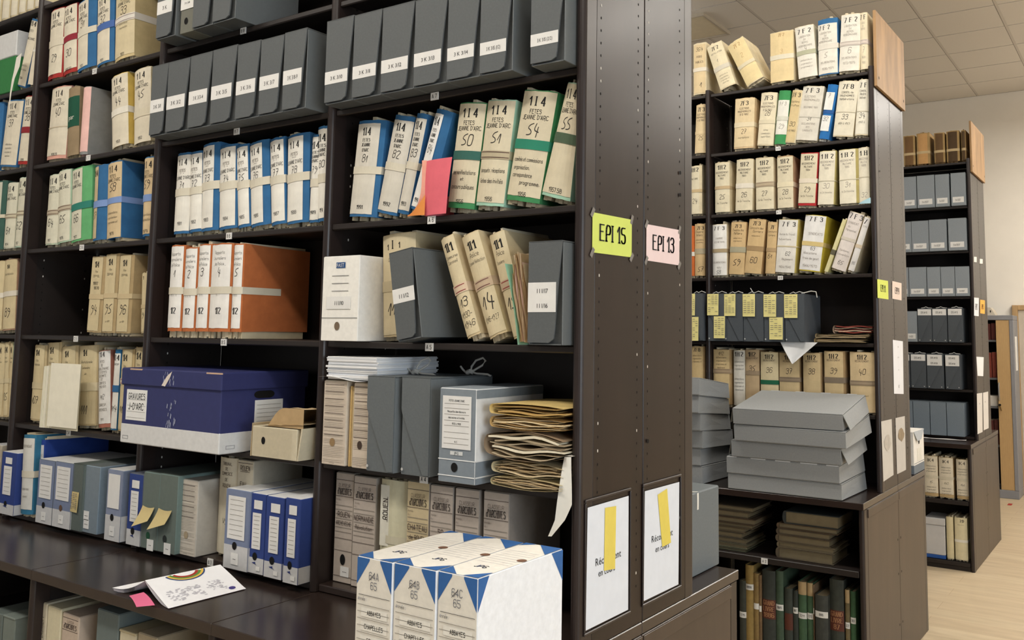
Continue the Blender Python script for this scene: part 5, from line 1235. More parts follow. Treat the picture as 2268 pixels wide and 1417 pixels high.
# plywood boards on top of the racks
ply = mat('plywood', (172, 132, 86), .55, .22, 3.2, .03, .3, stretch=(3, 3, .8))
for r, lb_ in ((2, 'plywood end board standing on top of the second rack'), (3, 'plywood end board standing on top of the farthest rack')):
    t = thing('plywood_board', lb_, 'board', (RX[r]+PW+.001, RY[r]-.004, Z[9]-.085), (0, 0, 0))
    m_ = MB().box(0, .015, 0, DEP+.008, 0, .40, ply, .0015)
    for yy_, zz_ in ((.04, .05), (DEP-.03, .05)): m_.disc(lambda a, b_: (.0155, a, b_), yy_, zz_, .007, .009, HOLE, 9)
    m_.obj('board', t)
# ================================================================== SECOND RACK
P2 = (222, 206, 168); P3 = (214, 184, 138); P4 = (221, 216, 202)
def t9(code, lines, num, nv=.36, st='S', lst='C', yr=None, ink=None, nh=.085, ch=.075):
    L = [(code, .90, ch, st, BLACK, 0, .74)]
    for k, s_ in enumerate(lines): L.append((s_, .80-.058*k, .032, lst, ink or BROWNINK, 0, .88))
    if num: L.append((num, nv, nh, 'H', ink or HAND, 0, .5))
    if yr: L.append((yr, nv-.115, .034, 'H', ink or HAND, 0, .74))
    return L
row(2, 9, y6, .014, 'bundles on top of the second rack')
TP = (222, 214, 192)
bundle(58, 172, (52, 386), 'buff bundle marked 3G4 beside the near rack on top of the second rack', P2, (218, 194, 148), (.05, .95, .02, .97), (.50, .07, (220, 210, 190)), [('3G4', .88, .07, 'H', BLACK, 0, .7), ('POIDS', .74, .035, 'C', BROWNINK, 0, .6), ('PUBLICS', .64, .035, 'C', BROWNINK, 0, .75), ('1', .22, .10, 'H', BLACK, .1, .4)], lean=False)
row(2, 9, y6, .0, 'bundles on top of the second rack')
bundle(300, 448, (172, 415), 'leaning soiled bundle marked 7F2 with paper bundle foot, left of two leaning', P2, (226, 212, 176), (0, 1, .02, .99), (.47, .09, (208, 200, 180)), [('7F2', .90, .07, 'Q', BLACK, 0, .5), ('INSTALLATION', .80, .03, 'C', GREYINK, 0, .8), ('1', .64, .08, 'H', GREYINK, -.1, .4)] + scribble(.32, 4, .026, ink=GREYINK), depth=.24)
bundle(536, 712, (352, 405), 'leaning soiled bundle with faint 7F2, right of two leaning', P2, (226, 204, 150), (0, 1, .02, .99), (.46, .07, (216, 204, 172)), [('7F2', .90, .07, 'Q', paper((178, 140, 90)), 0, .55), ('2', .66, .09, 'H', paper((190, 150, 96)), 0, .4)], depth=.24)
bundle(732, 938, (724, 292), 'soiled yellowish bundle with faint 7F2 and 3 standing upright on the second rack', P2, (224, 200, 148), (0, 1, .0, .99), (.51, .09, (216, 208, 184)), [('7F2', .93, .055, 'Q', paper((178, 140, 90)), 0, .45), ('3', .62, .075, 'H', paper((190, 150, 96)), 0, .3)], lean=False)
LG = paper((150, 142, 132), 0)
GT = ['LIQUIDATION', 'DU', 'REPOS', 'HEBDOMADAIRE']
bundle(978, 1146, (942, 244), 'white bundle with sage green tape numbered 4 on top of the second rack', P2, P4, (0, 1, .0, .99), (.50, .08, (176, 176, 146)), t9('7 F 2', GT, '4', .575, ink=LG, yr='') + scribble(.36, 3, .03, ink=LG))
bundle(1152, 1328, (1144, 178), 'white bundle with blue top edge numbered 5 on top of the second rack', BLUE, P4, (0, .97, .02, .91), (.52, .09, (214, 208, 194)), [('7 F 2', .85, .07, 'S', BLACK, -.15, .56)] + [(s_, .76-.05*k, .03, 'C', LG, -.1, .7) for k, s_ in enumerate(GT)] + [('5', .38, .09, 'H', LG, -.1, .3), ('DELIBERATIONS', .25, .03, 'C', LG, 0, .74), ('1936/1971', .14, .035, 'C', LG, 0, .6)])
bundle(1326, 1512, (1350, 142), 'white bundle with striped tape numbered 6 on top of the second rack', P2, P4, (0, .96, .0, .99), (.50, .08, (206, 196, 184), (160, 150, 140)), [('7 F 2', .90, .075, 'S', BLACK, 0, .62)] + [(s_, .80-.05*k, .032, 'C', LG, 0, .7) for k, s_ in enumerate(GT)] + [('6', .38, .10, 'H', LG, 0, .3), ('DELIBERATIONS', .26, .03, 'C', LG, 0, .74), ('1972/1979', .17, .038, 'C', LG, 0, .6)])
bundle(1516, 1632, (1546, 108), 'soiled bundle numbered 7 against the plywood board of the second rack', P2, (222, 208, 176), (0, .96, .0, .99), (.50, .08, (206, 192, 180), (160, 150, 140)), [('7 F', .92, .075, 'S', BLACK, 0, .7), ('LIQUID', .82, .03, 'C', LG, 0, .7), ('DU', .77, .03, 'C', LG), ('REPOS', .72, .03, 'C', LG, 0, .6), ('7', .36, .10, 'H', LG, 0, .4), ('DELIB', .24, .03, 'C', LG, 0, .6), ('1980', .15, .035, 'C', LG, 0, .5)], lean=False)
row(2, 8, y6, .012, 'bundles on the A8 shelf of the second rack')
EL = ['ELECTIONS', "PRUD'HOMALES", '8 12 1982']
BR = (140, 96, 62)
bundle(68, 176, (84, 920), 'tan bundle 7F3 numbered 25 half hidden by the near rack', P3, (218, 194, 148), (0, 1, .0, .99), (.44, .06, (220, 196, 150)), t9('7F3', EL, '25', .34, 'Q'))
bundle(410, 584, (424, 870), 'tan bundle 7F3 numbered 27 beside the empty gap on shelf A8', P3, (222, 200, 156), (0, 1, .03, .99), (.49, .09, (222, 206, 170)), t9('7F3', EL, '27', .36, 'Q', yr='inscriptions'))
bundle(612, 754, (653, 822), 'cream bundle 7F3 numbered 28, listing employers, on shelf A8', P2, (226, 214, 182), (0, 1, .02, .99), (.47, .07, (216, 204, 172)), t9('7F3', EL, '28', .62, 'Q') + [('listes', .32, .03, 'H'), ('commission', .26, .03, 'H'), ('repartition', .20, .03, 'H')])
bundle(762, 862, (808, 800), 'green and white bundle numbered 29 on shelf A8', (60, 150, 84), (228, 226, 214), (0, 1, .18, .82), (.50, .07, (206, 206, 190)), [('7 F 3', .76, .06, 'H', BLACK, -.05, .6), ('29', .36, .08, 'H', LG, 0, .5)])
bundle(856, 948, (926, 798), 'slim buff bundle numbered 30 leaning on shelf A8', P2, (216, 192, 140), (0, .9, .01, .99), None, [('7F3', .91, .07, 'S', BLACK, 0, .85), ('Elections', .79, .035, 'H'), ("Prud'hom", .72, .035, 'H'), ('30', .38, .08, 'H', HAND, 0, .6), ('8 12 1982', .26, .03, 'C', HAND, 0, .8)])
bundle(950, 1140, (1020, 772), 'wide white bundle numbered 31 on shelf A8, no tape', P2, (216, 210, 194), (0, 1, .0, .99), (.45, .012, (196, 190, 174)), [('7 F 3', .92, .075, 'S', BLACK, -.02, .64), ('ELECTIONS', .81, .034, 'C', LG, -.1, .64), ("PRUD'HOMALES", .75, .034, 'C', LG, 0, .8), ('DECEMBRE 1981', .62, .03, 'C', LG, 0, .8), ('31', .42, .07, 'H', HAND, 0, .4), ('DECLARATIONS', .33, .03, 'C', LG, 0, .7), ('DES', .27, .03, 'C', LG), ('CANDIDATS', .21, .03, 'C', LG, 0, .6)])
bundle(1150, 1240, (1236, 750), 'bright blue bundle with two white labels leaning on shelf A8', (36, 112, 186), (36, 112, 186), (0, 1, .0, .99), (.515, .05, (40, 90, 160)), (), pap=(226, 222, 210))
bundle(1272, 1452, (1332, 728), 'cream bundle 7F8 numbered 33, labour council, on shelf A8', P2, (222, 214, 190), (0, 1, .02, .99), (.46, .012, (196, 186, 160)), t9('7F8', ['CONSEIL de', "PRUD'HOMMES", 'Délibérations'], '33', .38, ink=HAND, yr='1881 à 1959'))
bundle(1464, 1594, (1502, 704), 'cream bundle 7F numbered 34 leaning at the right end of shelf A8', P2, (226, 220, 200), (0, 1, .02, .99), (.45, .012, (196, 186, 160)), t9('7 F', ['CONSEIL', "PRUD'H", 'Délibér'], '34', .38, ink=HAND, yr='1960 à'), shrink=.9)
for o in list(COL.objects):
    if o.get('label', '').startswith('bright blue bundle with two white'):
        xl, y_, zb_, w_, h_, th_ = fit(1150, 1240, (1236, 750)); w_ *= .975
        for va_, vb_, s_ in ((.55, .86, '7'), (.18, .45, '32')):
            m_ = MB().grid(lambda u, v: (w_*(.02+.86*u), .0012, h_*(va_+(vb_-va_)*v)-0), 2, 2, paper((226, 226, 220))); 
            m_.v = [(a, -.0024, c_) for a, b_, c_ in m_.v]
            text(m_, HAND, s_, w_*.36, h_*(vb_-.06), h_*.07, w_*.5, lambda a, b_: (a, -.003, b_), 'H'); m_.obj('label', o)
row(2, 7, y7, .012, 'bundles on the A7 shelf of the second rack')
CM = (216, 205, 174)
RM = lambda y_: ['RECENSEMENT', 'MILITAIRE', y_]
T7 = (206, 190, 154)
bundle(36, 152, (42, 215), 'cream bundle 1H2 numbered 24 half hidden by the near rack', P2, CM, (0, .8, .0, .99), (.50, .06, (196, 170, 124)), [('1H2', .92, .075, 'S', BLACK, 0, .8), ('MILITAIRE', .74, .03, 'C'), ('24', .30, .09, 'H')], lean=False)
for a, b_, c, n_, yr, tr, st_, cv in ((278, 424, (288, 180), '25', '1982', '4e Tranche', (.51, .06, (190, 164, 124)), BUFF), (476, 644, (490, 154), '26', '1983', '1e 2e Tranche', (.50, .09, (220, 212, 194)), BUFF), (680, 858, (688, 135), '27', '1983', '5e 6e Tranche', (.50, .09, (182, 164, 134), (140, 120, 100)), BUFF), (892, 1050, (900, 118), '28', '1984', '1e 2e Tranche', (.47, .09, (220, 208, 174)), (186, 150, 110)), (1090, 1268, (1122, 94), '29', '1984', '5e 6e Tranche', (.49, .08, (220, 208, 186)), (184, 40, 44))):
    bundle(a, b_, c, 'cream census bundle 1H2 numbered %s on shelf A7%s' % (n_, ', red cover' if n_ == '29' else ''), cv, CM, (0, .96 if n_ == '29' else 1, .05 if n_ == '29' else .0, .98), st_, t9('1H2', RM(yr), n_, .33, yr=tr, ink=HAND, nh=.09))
for a, b_, c, n_, yr, w_ in ((1284, 1452, (1306, 74), '30', '1985', .95), (1502, 1700, (1494, 54), '31', '1985', .86)):
    bundle(a, b_, c, 'cream bundle 1H2 numbered %s with olive cover on shelf A7' % n_, (176, 160, 92), (226, 218, 194), (0, w_, .0, .99), (.46, .012, (200, 190, 164)), t9('1 H 2', RM(yr), n_, .37, yr='1e 2e tranche', ink=LG, nh=.09))
bundle(1696, 1808, (1685, 34), 'cream bundle 1H2 numbered 32 at the right end of shelf A7', P2, (222, 214, 190), (0, 1, .0, .99), (.48, .012, (200, 190, 164)), t9('1 H', ['RECENSE', 'MILITA', '1986'], '32', .17, ink=LG, nh=.085), lean=False, shrink=.92)
p0 = on(*y7(1690, 590), 1, RY[2]-.006); p1 = on(*y7(1812, 530), 1, RY[2]-.006)
t = thing('paper_slip', 'pale blue paper slip curling at the foot of bundle 32', 'paper', (p0.x, RY[2]-.004, Z[7]+.001))
MB().grid(lambda u, v: ((p1.x-p0.x)*(u*.98), -.004-.004*math.sin(u*3), .001+.030*(u**.8)*v), 8, 4, paper((160, 200, 212), .02)).obj('sheet', t, True)
row(2, 6, y7, .012, 'bundles on the A6 shelf of the second rack')
TN = (208, 176, 124)
bundle(40, 76, (48, 800), 'orange bundle edge beside bundle 57, half hidden by the near rack', (206, 100, 40), (206, 100, 40), (0, 1, 0, 1), (.46, .08, (220, 214, 200)), (), lean=False)
bundle(78, 188, (90, 780), 'tan bundle 7F3 numbered 57 beside the post on shelf A6', (196, 160, 110), (204, 174, 124), (0, .98, .0, .99), (.49, .10, (170, 158, 128)), [('7F3', .92, .06, 'Q', BLACK, .1, .6), ('Chambre', .85, .04, 'H', BLACK, 0, .7), ('Métiers', .79, .04, 'H', BLACK, 0, .6)] + scribble(.7, 2, .022) + [('57', .16, .09, 'H', BLACK, .1, .5)], lean=False, shrink=.93)
bundle(254, 396, (262, 785), 'white bundle with brown tape numbered 58 on shelf A6', P2, (226, 224, 218), (0, 1, .0, .99), (.50, .07, (168, 148, 112)), [('7 F 3', .92, .065, 'S', BLACK, 0, .84), ('CHAMBRE', .73, .03, 'C', LG, 0, .74), ('DES METIERS', .66, .03, 'C', LG, 0, .8), ('DELIBERATIONS', .28, .03, 'C', LG, 0, .86), ('1925/', .18, .03, 'C', LG, 0, .5), ('58', .10, .07, 'H', BLACK, -.05, .45)], lean=False)
bundle(412, 566, (438, 768), 'tan bundle with sage tape numbered 59 on shelf A6', (186, 148, 96), TN, (0, .98, .0, .99), (.49, .10, (166, 160, 132)), [('7F3', .92, .06, 'Q', BLACK, 0, .5), ('Chambre des', .85, .045, 'H', BLACK, 0, .74), ('Métiers', .79, .045, 'H', BLACK, 0, .55)] + scribble(.70, 2, .024) + [('59', .26, .11, 'H', BLACK, 0, .6)])
bundle(562, 730, (616, 744), 'tan bundle with brown tape numbered 60 leaning on shelf A6', (186, 148, 96), TN, (0, 1, .0, .99), (.48, .08, (164, 134, 92)), [('7F3', .92, .065, 'Q', BLACK, 0, .5), ('Concours des', .84, .04, 'H', BLACK, 0, .8), ('Ouvriers', .78, .04, 'H', BLACK, .1, .6)] + scribble(.70, 1, .022) + [('60', .27, .10, 'H', HAND, 0, .5)])
bundle(770, 866, (797, 764), 'slim tan bundle numbered 61 between bundles 60 and 62', (190, 152, 100), TN, (0, 1, .0, .99), (.48, .07, (176, 146, 104)), [('7F', .90, .065, 'Q', BLACK, .1, .6), ('Concours', .82, .035, 'H', BLACK, 0, .9), ('Ouvriers', .75, .035, 'H', BLACK, 0, .7), ('61', .36, .08, 'H', HAND, -.1, .6)])
bundle(866, 1068, (906, 748), 'white torn bundle with olive cover numbered 62 on shelf A6', (190, 170, 84), (222, 218, 208), (0, .96, .0, .99), (.51, .02, (206, 190, 150)), [('7 F 3', .91, .075, 'S', BLACK, .05, .66), ('Bourse du Travail', .73, .035, 'C', LG, 0, .8), ('Subventions', .64, .035, 'C', LG, -.1, .64), ('62', .38, .07, 'H', HAND, .1, .34), ('Règlement', .28, .034, 'C', LG, .1, .6), ('1904/1946', .14, .038, 'C', LG, 0, .74)])
bundle(1098, 1312, (1168, 714), 'wide white bundle with yellow side numbered 63 on shelf A6', (204, 182, 50), (226, 224, 220), (0, .99, .02, .99), (.51, .075, (210, 186, 120)), [('7 F 3', .93, .07, 'S', BLACK, .05, .66), ('SYNDICATS', .68, .04, 'C', LG, .1, .64), ('63', .43, .06, 'H', HAND, .05, .3), ('Allocations', .35, .036, 'C', LG, -.05, .74), ('frais de gest', .26, .036, 'C', LG, 0, .78), ('1944/1970', .13, .042, 'C', LG, 0, .72)], depth=.27)
bundle(1345, 1402, (1536, 742), 'thin striped folder leaning beside bundle 65 on shelf A6', (206, 196, 120), (214, 206, 150), (0, 1, 0, 1), (.40, .09, (96, 90, 70)), (), nsheet=2, shrink=.7)
bundle(1414, 1570, (1608, 688), 'pinkish white bundle numbered 65 leaning right on shelf A6', P2, (222, 212, 204), (0, 1, .0, .99), (.55, .05, (206, 196, 180)), [('7 F 3', .93, .075, 'S', BLACK, .05, .84), ('SYNDICAT', .82, .034, 'C', LG, 0, .7), ('du', .76, .034, 'C', LG, -.2, .2), ('Personnel', .70, .034, 'C', LG, 0, .7), ('Cantonal', .36, .03, 'C', LG, 0, .7), ('Convention', .29, .03, 'C', LG, 0, .8), ('65', .16, .065, 'H', BLACK, 0, .35)])
bundle(1578, 1650, (1772, 730), 'white bundle numbered 66 leaning at the right end of shelf A6', P2, (220, 216, 210), (0, 1, .0, .99), (.48, .06, (206, 188, 160)), [('7', .92, .075, 'S', BLACK, -.1, .4), ('SYN', .83, .034, 'C', LG, 0, .6), ('66', .18, .05, 'H', BLACK, 0, .5)], shrink=.9)
# A5: dark boxes with yellow notes
row(2, 5, y8, -.045, 'dark boxes with yellow notes on the second rack')
NY = (234, 222, 140)
DK = (76, 82, 88)
for a, b_, c, lb_, nt_ in ((20, 118, (22, 84), 'dark archive box with two yellow notes half hidden by the near rack', ((.0, .53, .99, NY, .036), (.02, .0, .5, NY, .055))), (122, 238, (122, 86), 'dark archive box with staggered yellow notes beside the second rack post', ((-.02, .54, .99, NY, .094*.72), (.34, .06, .52, NY, .066))), (240, 356, (242, 86), 'dark archive box with one yellow note, third from left on shelf A5', ((.0, .53, .99, NY, .066),)), (358, 486, (358, 86), 'dark archive box with one yellow note, fourth from left on shelf A5', ((-.01, .52, .99, NY, .07),)), (488, 616, (490, 88), 'dark archive box with two yellow notes, fifth from left on shelf A5', ((.0, .52, .99, NY, .07), (.28, .05, .51, NY, .074))), (620, 744, (618, 88), 'dark archive box with one yellow note, rightmost on shelf A5', ((-.02, .50, .99, NY, .072),))):
    f = fit(a, b_, c, False)
    t = dbox(a, b_, c, lb_, None, flap='diag', col=DK, depth=.27, notes=nt_)
    tmm = mat('white_cotton_tie', (206, 204, 196), .9, 0)
    m_ = MB().tube([(f[3]*.2, .02, f[4]+.001), (f[3]*.4, .015, f[4]+.010), (f[3]*.5, .02, f[4]+.004), (f[3]*.7, .018, f[4]+.012), (f[3]*.95, .02, f[4]+.003)], .0022, tmm, 5)
    if a == 620: m_.tube([(f[3]*.8, .02, f[4]+.002), (f[3]*1.25, .03, f[4]+.014), (f[3]*1.5, .03, f[4]+.010), (f[3]*1.55, .03, f[4]-.02)], .0026, tmm, 5)
    if a == 358: m_.tube([(f[3]*.45, .02, f[4]+.002), (f[3]*.3, .02, f[4]+.03)], .0022, tmm, 5)
    m_.obj('tie', t)
# loose documents at the right of A5
yq = RY[2]+.0
xa_ = xat(y8(806, 0)[0], yq, Z[5]); xb_ = RX[2]-.004
zb = Z[5]+.0006
lying(xa_, xb_-.03, yq-.01, yq+.2, zb, .022, (190, 160, 104), 5, 'yellowed folder with worn edges at the bottom of the small pile on shelf A5', 21, OLD, group='papers piled on shelf A5 of the second rack')
lying(xa_+.005, xb_-.01, yq-.008, yq+.2, zb+.0226, .024, (200, 176, 130), 6, 'tan folder of old papers in the middle of the small pile on shelf A5', 22, OLD, group='papers piled on shelf A5 of the second rack')
lying(xa_+.085, xb_-.004, yq+.03, yq+.2, zb+.0472, .042, (196, 168, 142), 5, 'pinkish beige folder bulging on top of the small pile on shelf A5', 23, [(190, 90, 80), (214, 190, 160)], group='papers piled on shelf A5 of the second rack')
pts = [on(*y8(*q), 1, RY[2]-.02) for q in ((592, 432), (828, 400), (672, 525))]
t = thing('paper_sheet', 'white sheet hanging down as a corner below shelf A5 of the second rack', 'paper', (pts[0].x, RY[2]-.02, Z[5]))
xw = xat(y8(830, 0)[0], RY[2]-.01, Z[5])-pts[0].x
zl = pts[2].z-Z[5]; xm = pts[2].x-pts[0].x
m_ = MB().grid(lambda u, v: ((xw*u)*(1-v)+xm*v+.0, -.004-.018*math.sin(v*1.6)*(.5+.5*math.cos(u*4)), .0012*(1-v)+zl*v*(1-.0*u)), 8, 6, paper((228, 228, 228), .02))
m_.grid(lambda u, v: (xw*u, -.004+v*.10, .0013), 2, 2, paper((228, 228, 228), .02)); m_.obj('sheet', t, True)
row(2, 4, y8, .012, 'bundles on the A4 shelf of the second rack')
KT = (204, 178, 130)
bundle(28, 116, (44, 415), 'tan bundle 7F8 half hidden by the near rack on shelf A4', (170, 138, 92), (206, 176, 122), (0, .9, .0, .99), None, [('7F8', .94, .06, 'Q', BLACK, 0, .6)] + scribble(.84, 3, .024), lean=False)
def t10(n_, st='S'): return [('1H2', .915, .07, st, BLACK, 0, .66), ('RECRUTEMENT', .85, .028, 'C', BROWNINK, 0, .86), (n_, .68, .09, 'H', HAND, 0, .5), ('Recensement', .30, .026, 'H', HAND, 0, .8)]
bundle(168, 282, (168, 435), 'tan bundle 1H2 with handwritten title above the left grey box stack', (170, 138, 92), (206, 178, 126), (0, .92, .0, .99), (.62, .08, (166, 142, 110), (136, 110, 84)), [('1H2', .93, .06, 'H', BLACK, 0, .7)] + scribble(.86, 4, .028, ink=BLACK), lean=False)
bundle(296, 368, (293, 440), 'grey white bundle with dense writing beside bundle 35', P2, (212, 206, 192), (0, 1, .0, .99), None, [('1H2', .93, .07, 'S', BLACK, 0, .9)] + scribble(.80, 3, .03, ink=HAND) + scribble(.5, 4, .03), lean=False)
bundle(370, 459, (370, 435), 'stained brown bundle 1H2 numbered 35 on shelf A4', (150, 118, 80), (188, 160, 120), (0, 1, .0, .99), (.60, .07, (150, 128, 100)), t10('35', 'Q')[:3], lean=False)
bundle(466, 580, (460, 450), 'buff bundle with green tape numbered 36 on shelf A4', (176, 148, 100), (214, 196, 152), (0, 1, .0, .99), (.47, .075, (24, 100, 66)), t10('36')[:3], lean=False)
bundle(584, 716, (584, 455), 'buff bundle with brown tape numbered 37 under the hanging white sheet', (160, 130, 88), KT, (0, .98, .0, .99), (.535, .08, (150, 130, 104), (120, 100, 80)), t10('37'), lean=False)
bundle(734, 852, (738, 455), 'buff bundle numbered 38 without tape on shelf A4', (160, 130, 88), KT, (0, .95, .0, .99), None, t10('38')[:3], lean=False)
bundle(868, 1002, (866, 445), 'buff bundle with dark tape numbered 39 on shelf A4', (160, 130, 88), KT, (0, .92, .0, .99), (.53, .09, (128, 112, 92)), t10('39'), lean=False)
bundle(1030, 1196, (1025, 450), 'wide buff bundle with lined tape numbered 40 at the end of shelf A4', (160, 130, 88), (210, 184, 138), (0, 1, .0, .99), (.50, .08, (160, 140, 112), (126, 106, 84)), t10('40'), lean=False, shrink=.94)
# flat grey boxes on the worktop of the second rack
FG = (150, 153, 154)
fgm = mat('grey_board', FG, .62, .04, 120.0, .08, .3); slot = card((206, 208, 210))
def flatbox(x, y, z, w_, d_, hf, hb, pitch, yaw, lb_, group, flare=True, slots=0):
    t = thing('flat_box', lb_, 'box', (x, y, z), (pitch, 0, yaw), group)
    wed = lambda m_: setattr(m_, 'v', [(a, b_, c_*(1+(hb/hf-1)*min(1.0, max(0.0, b_/d_)))) for a, b_, c_ in m_.v])
    h_ = hf
    m_ = MB().box(.004, w_-.004, .004, d_-.004, 0.0004, h_-.003, fgm, .002); wed(m_); m_.obj('tray', t)
    m_ = MB(); m_.box(0, w_, 0, d_, h_-.004, h_, fgm, .0015)
    m_.box(.0, w_, 0, .0032, .004, h_-.0045, fgm, .001)
    if flare:
        for x0_, sg in ((w_, 1), (0, -1)):
            k = .026
            m_.prism([(.001, h_-.005), (d_-.004, h_-.005), (d_-.03, .012), (.026, .003)], lambda u, v, g: (x0_+sg*(g+k*(1-v/h_)), u, v), -.003, .0, fgm)
    else:
        for x0_, sg in ((w_, 1), (0, -1)):
            m_.prism([(.0, h_-.005), (d_-.004, h_-.005), (d_-.004, .003), (.001, .003)], lambda u, v, g: (x0_+sg*(g+.010*(1-v/h_)*min(1, u/.05)), u, v), -.003, .0, fgm)
    for k in range(slots):
        a = w_*(.005+k*.222)
        if slots == 5: m_.box(a, a+w_*(.09, .135, .135, .145, .1)[k], -.0006, .002, h_-.004, h_+.0006, slot)
        else: m_.box(w_*(.10+.245*k), w_*(.19+.245*k), d_-.004, d_-.0004, h_-.001, h_+.0012, slot)
    wed(m_); m_.obj('lid', t)
    return t
dp = .40; wdg = dp*math.tan(math.radians(2.0)); zf_ = [.8932, .9695, 1.0545, 1.137, 1.217, 1.298]
specs = [(262, 975, 2.386, 'bottom grey flat box of the five stacked on the second rack worktop', False, 0), (254, 962, 2.380, 'grey flat box with white slots along its lid, fourth from top of five', False, 5), (284, 972, 2.366, 'grey flat box with flared side flap, third from top of five', True, 0), (302, 1005, 2.334, 'grey flat box second from top of the five stacked boxes', False, 0), (295, 985, 2.322, 'topmost grey flat box of five with bright lid and flared side flap', True, 4)]
for k, (pa, pb, y_, lb_, fl, sl) in enumerate(specs):
    zc_ = zf_[k]+.04
    xa_ = xat(y8(pa, 0)[0], y_, zc_); xb_ = xat(y8(pb, 0)[0], y_, zc_)
    flatbox(xa_, y_, zf_[k], xb_-xa_, dp, zf_[k+1]-zf_[k]-.0012, zf_[k+1]-zf_[k]-.0012+wdg, math.radians(2.0*k), (.0, -.006, .004, -.01, .004)[k], lb_, 'grey flat boxes in the right stack', fl, sl)
# left stack, partly behind the near rack: boxes taller at the front
names6 = ['bottom', 'fifth from top', 'fourth from top', 'third from top', 'second from top', 'topmost']
z6 = Z[3]+.0012; h6 = (1.436-Z[3])/6
for k in range(6):
    y_ = (2.42, 2.41, 2.40, 2.37, 2.345, 2.335)[k]; zk = z6+h6*k
    xr_ = xat(zoom(1500, 800, 4.293)((238, 215, 240, 215, 200, 203)[k], 0)[0], y_, zk+.04)
    flatbox(xr_-.36, y_, zk, .36, .385, h6-.0012, h6-.0012-.385*math.tan(math.radians(1.1)), math.radians(-1.1*k), (.0, .03, .0, .02, .0, .03)[k]*.5, 'grey flat box, %s of the six stacked beside the near rack edge' % names6[k], 'grey flat boxes in the left stack', False, 0)
# grey cloth box standing on the back worktop of the near rack
p0 = on(*x1(45, 900), 2, Z[3]); p1 = on(*x1(275, 790), 2, Z[3])
hb = on(*x1(270, 130), 0, p1.x).z-Z[3]
t = thing('document_box', 'dark grey box with white tape loop on the rear worktop of the near rack', 'box', (p1.x-.30, p1.y-.33, Z[3]+.0006), (0, 0, 0))
gm = mat('box_cloth', (104, 112, 116), .6, .05, 140.0, .12, .35)
MB().box(0, .30, 0, .33, 0, hb, gm, .004).obj('body', t)
ww = on(*x1(95, 200), 0, p1.x)
tmm = mat('white_cotton_tie', (226, 224, 214), .9, 0)
yy_ = ww.y-(p1.y-.33)
m_ = MB(); m_.grid(lambda u, v: (.3006+.0004*math.sin(v*3), yy_-.006+.012*u, hb-.055+.052*v), 1, 4, tmm).grid(lambda u, v: (.3-.12*v, yy_-.006+.012*u+.03*v*v*0-.05*v, hb+.0006), 1, 4, tmm)
m_.obj('tape', t)
# folios lying on shelf A2 of the second rack
row(2, 2, x1, .03)
def folio(x0, x1_, y_, z, h_, d_, col, lb_, group, pages=(120, 106, 78)):
    t = thing('register_book', lb_, 'book', (x0, y_, z), (0, 0, 0), group); w_ = x1_-x0
    m_ = MB(); cm = mat('book_cloth', col, .7, .12, 40.0, .1); r_ = min(.012, h_*.32)
    pr = [(r_*(1-math.sin(math.pi*k/6)), h_/2+(h_/2-.0002)*math.cos(math.pi*k/6)) for k in range(7)]
    pr = [(a, max(.0002, b_)) for a, b_ in pr]
    m_.prism(pr+[(w_*.3, .0002), (w_*.3, .004), (r_+.004, .0045), (r_+.004, h_-.0045), (w_*.3, h_-.004), (w_*.3, h_-.0002)], lambda u, v, g: (u, g, v), 0, d_, cm)
    m_.box(w_*.3, w_, 0, d_, .0002, .004, cm, .001).box(w_*.3, w_, 0, d_, h_-.004, h_-.0002, cm, .001)
    m_.obj('cover', t)
    MB().grid(lambda u, v: (r_+.005+(w_-r_-.014)*u, .006, .0045+(h_-.009)*v), 6, 1, paper(pages)).box(r_+.005, w_-.008, .0065, d_-.006, .0045, h_-.0045, paper(pages)).obj('pages', t)
    return t
yb = RY[2]-OVH+.05
def xz(q): return on(*x1(*q), 1, yb)
zb = Z[2]+.0004
hsr = [.052, .03, .028, .026, .022, .062][::-1]
zt_ = xz((820, 340)).z; tot = zt_-Z[2]; hh = [k*tot/(.335) for k in (.074, .040, .050, .044, .038, .089)]
cols = [(88, 76, 58), (96, 84, 62), (88, 74, 54), (82, 70, 54), (88, 70, 50), (54, 58, 56)]
ex = [(742, 1222), (752, 1232), (742, 1200), (748, 1200), (752, 1262), (802, 1275)]
nm = ['bottom', 'second from bottom', 'third from bottom', 'fourth from bottom', 'second from top', 'top']
z_ = zb
for k in range(6):
    xa_ = xz((ex[k][0], 600)).x; xb_ = xz((ex[k][1], 600)).x
    folio(xa_, xb_, yb, z_, hh[k]-.0006, .26, cols[k], '%s large old register lying in the right pile under the worktop' % nm[k], 'registers lying in the right pile'); z_ += hh[k]
z_ = zb; hh2 = [k*tot/.36 for k in (.024, .034, .040, .046, .038, .030, .046, .050, .04)]
for k in range(9):
    xb_ = xz(((495, 505, 500, 470, 490, 555, 575, 520, 560)[k], 500)).x
    folio(-.78, xb_, yb+.0, z_, hh2[k]-.0006, .26, ((80, 82, 60), (96, 92, 68), (78, 70, 54), (70, 62, 48), (90, 76, 54), (96, 82, 60), (88, 70, 52), (82, 70, 54), (90, 78, 58))[k], 'old register in the left pile under the worktop, %s from the bottom' % ('first', 'second', 'third', 'fourth', 'fifth', 'sixth', 'seventh', 'eighth', 'ninth')[k], 'registers lying in the left pile'); z_ += hh2[k]
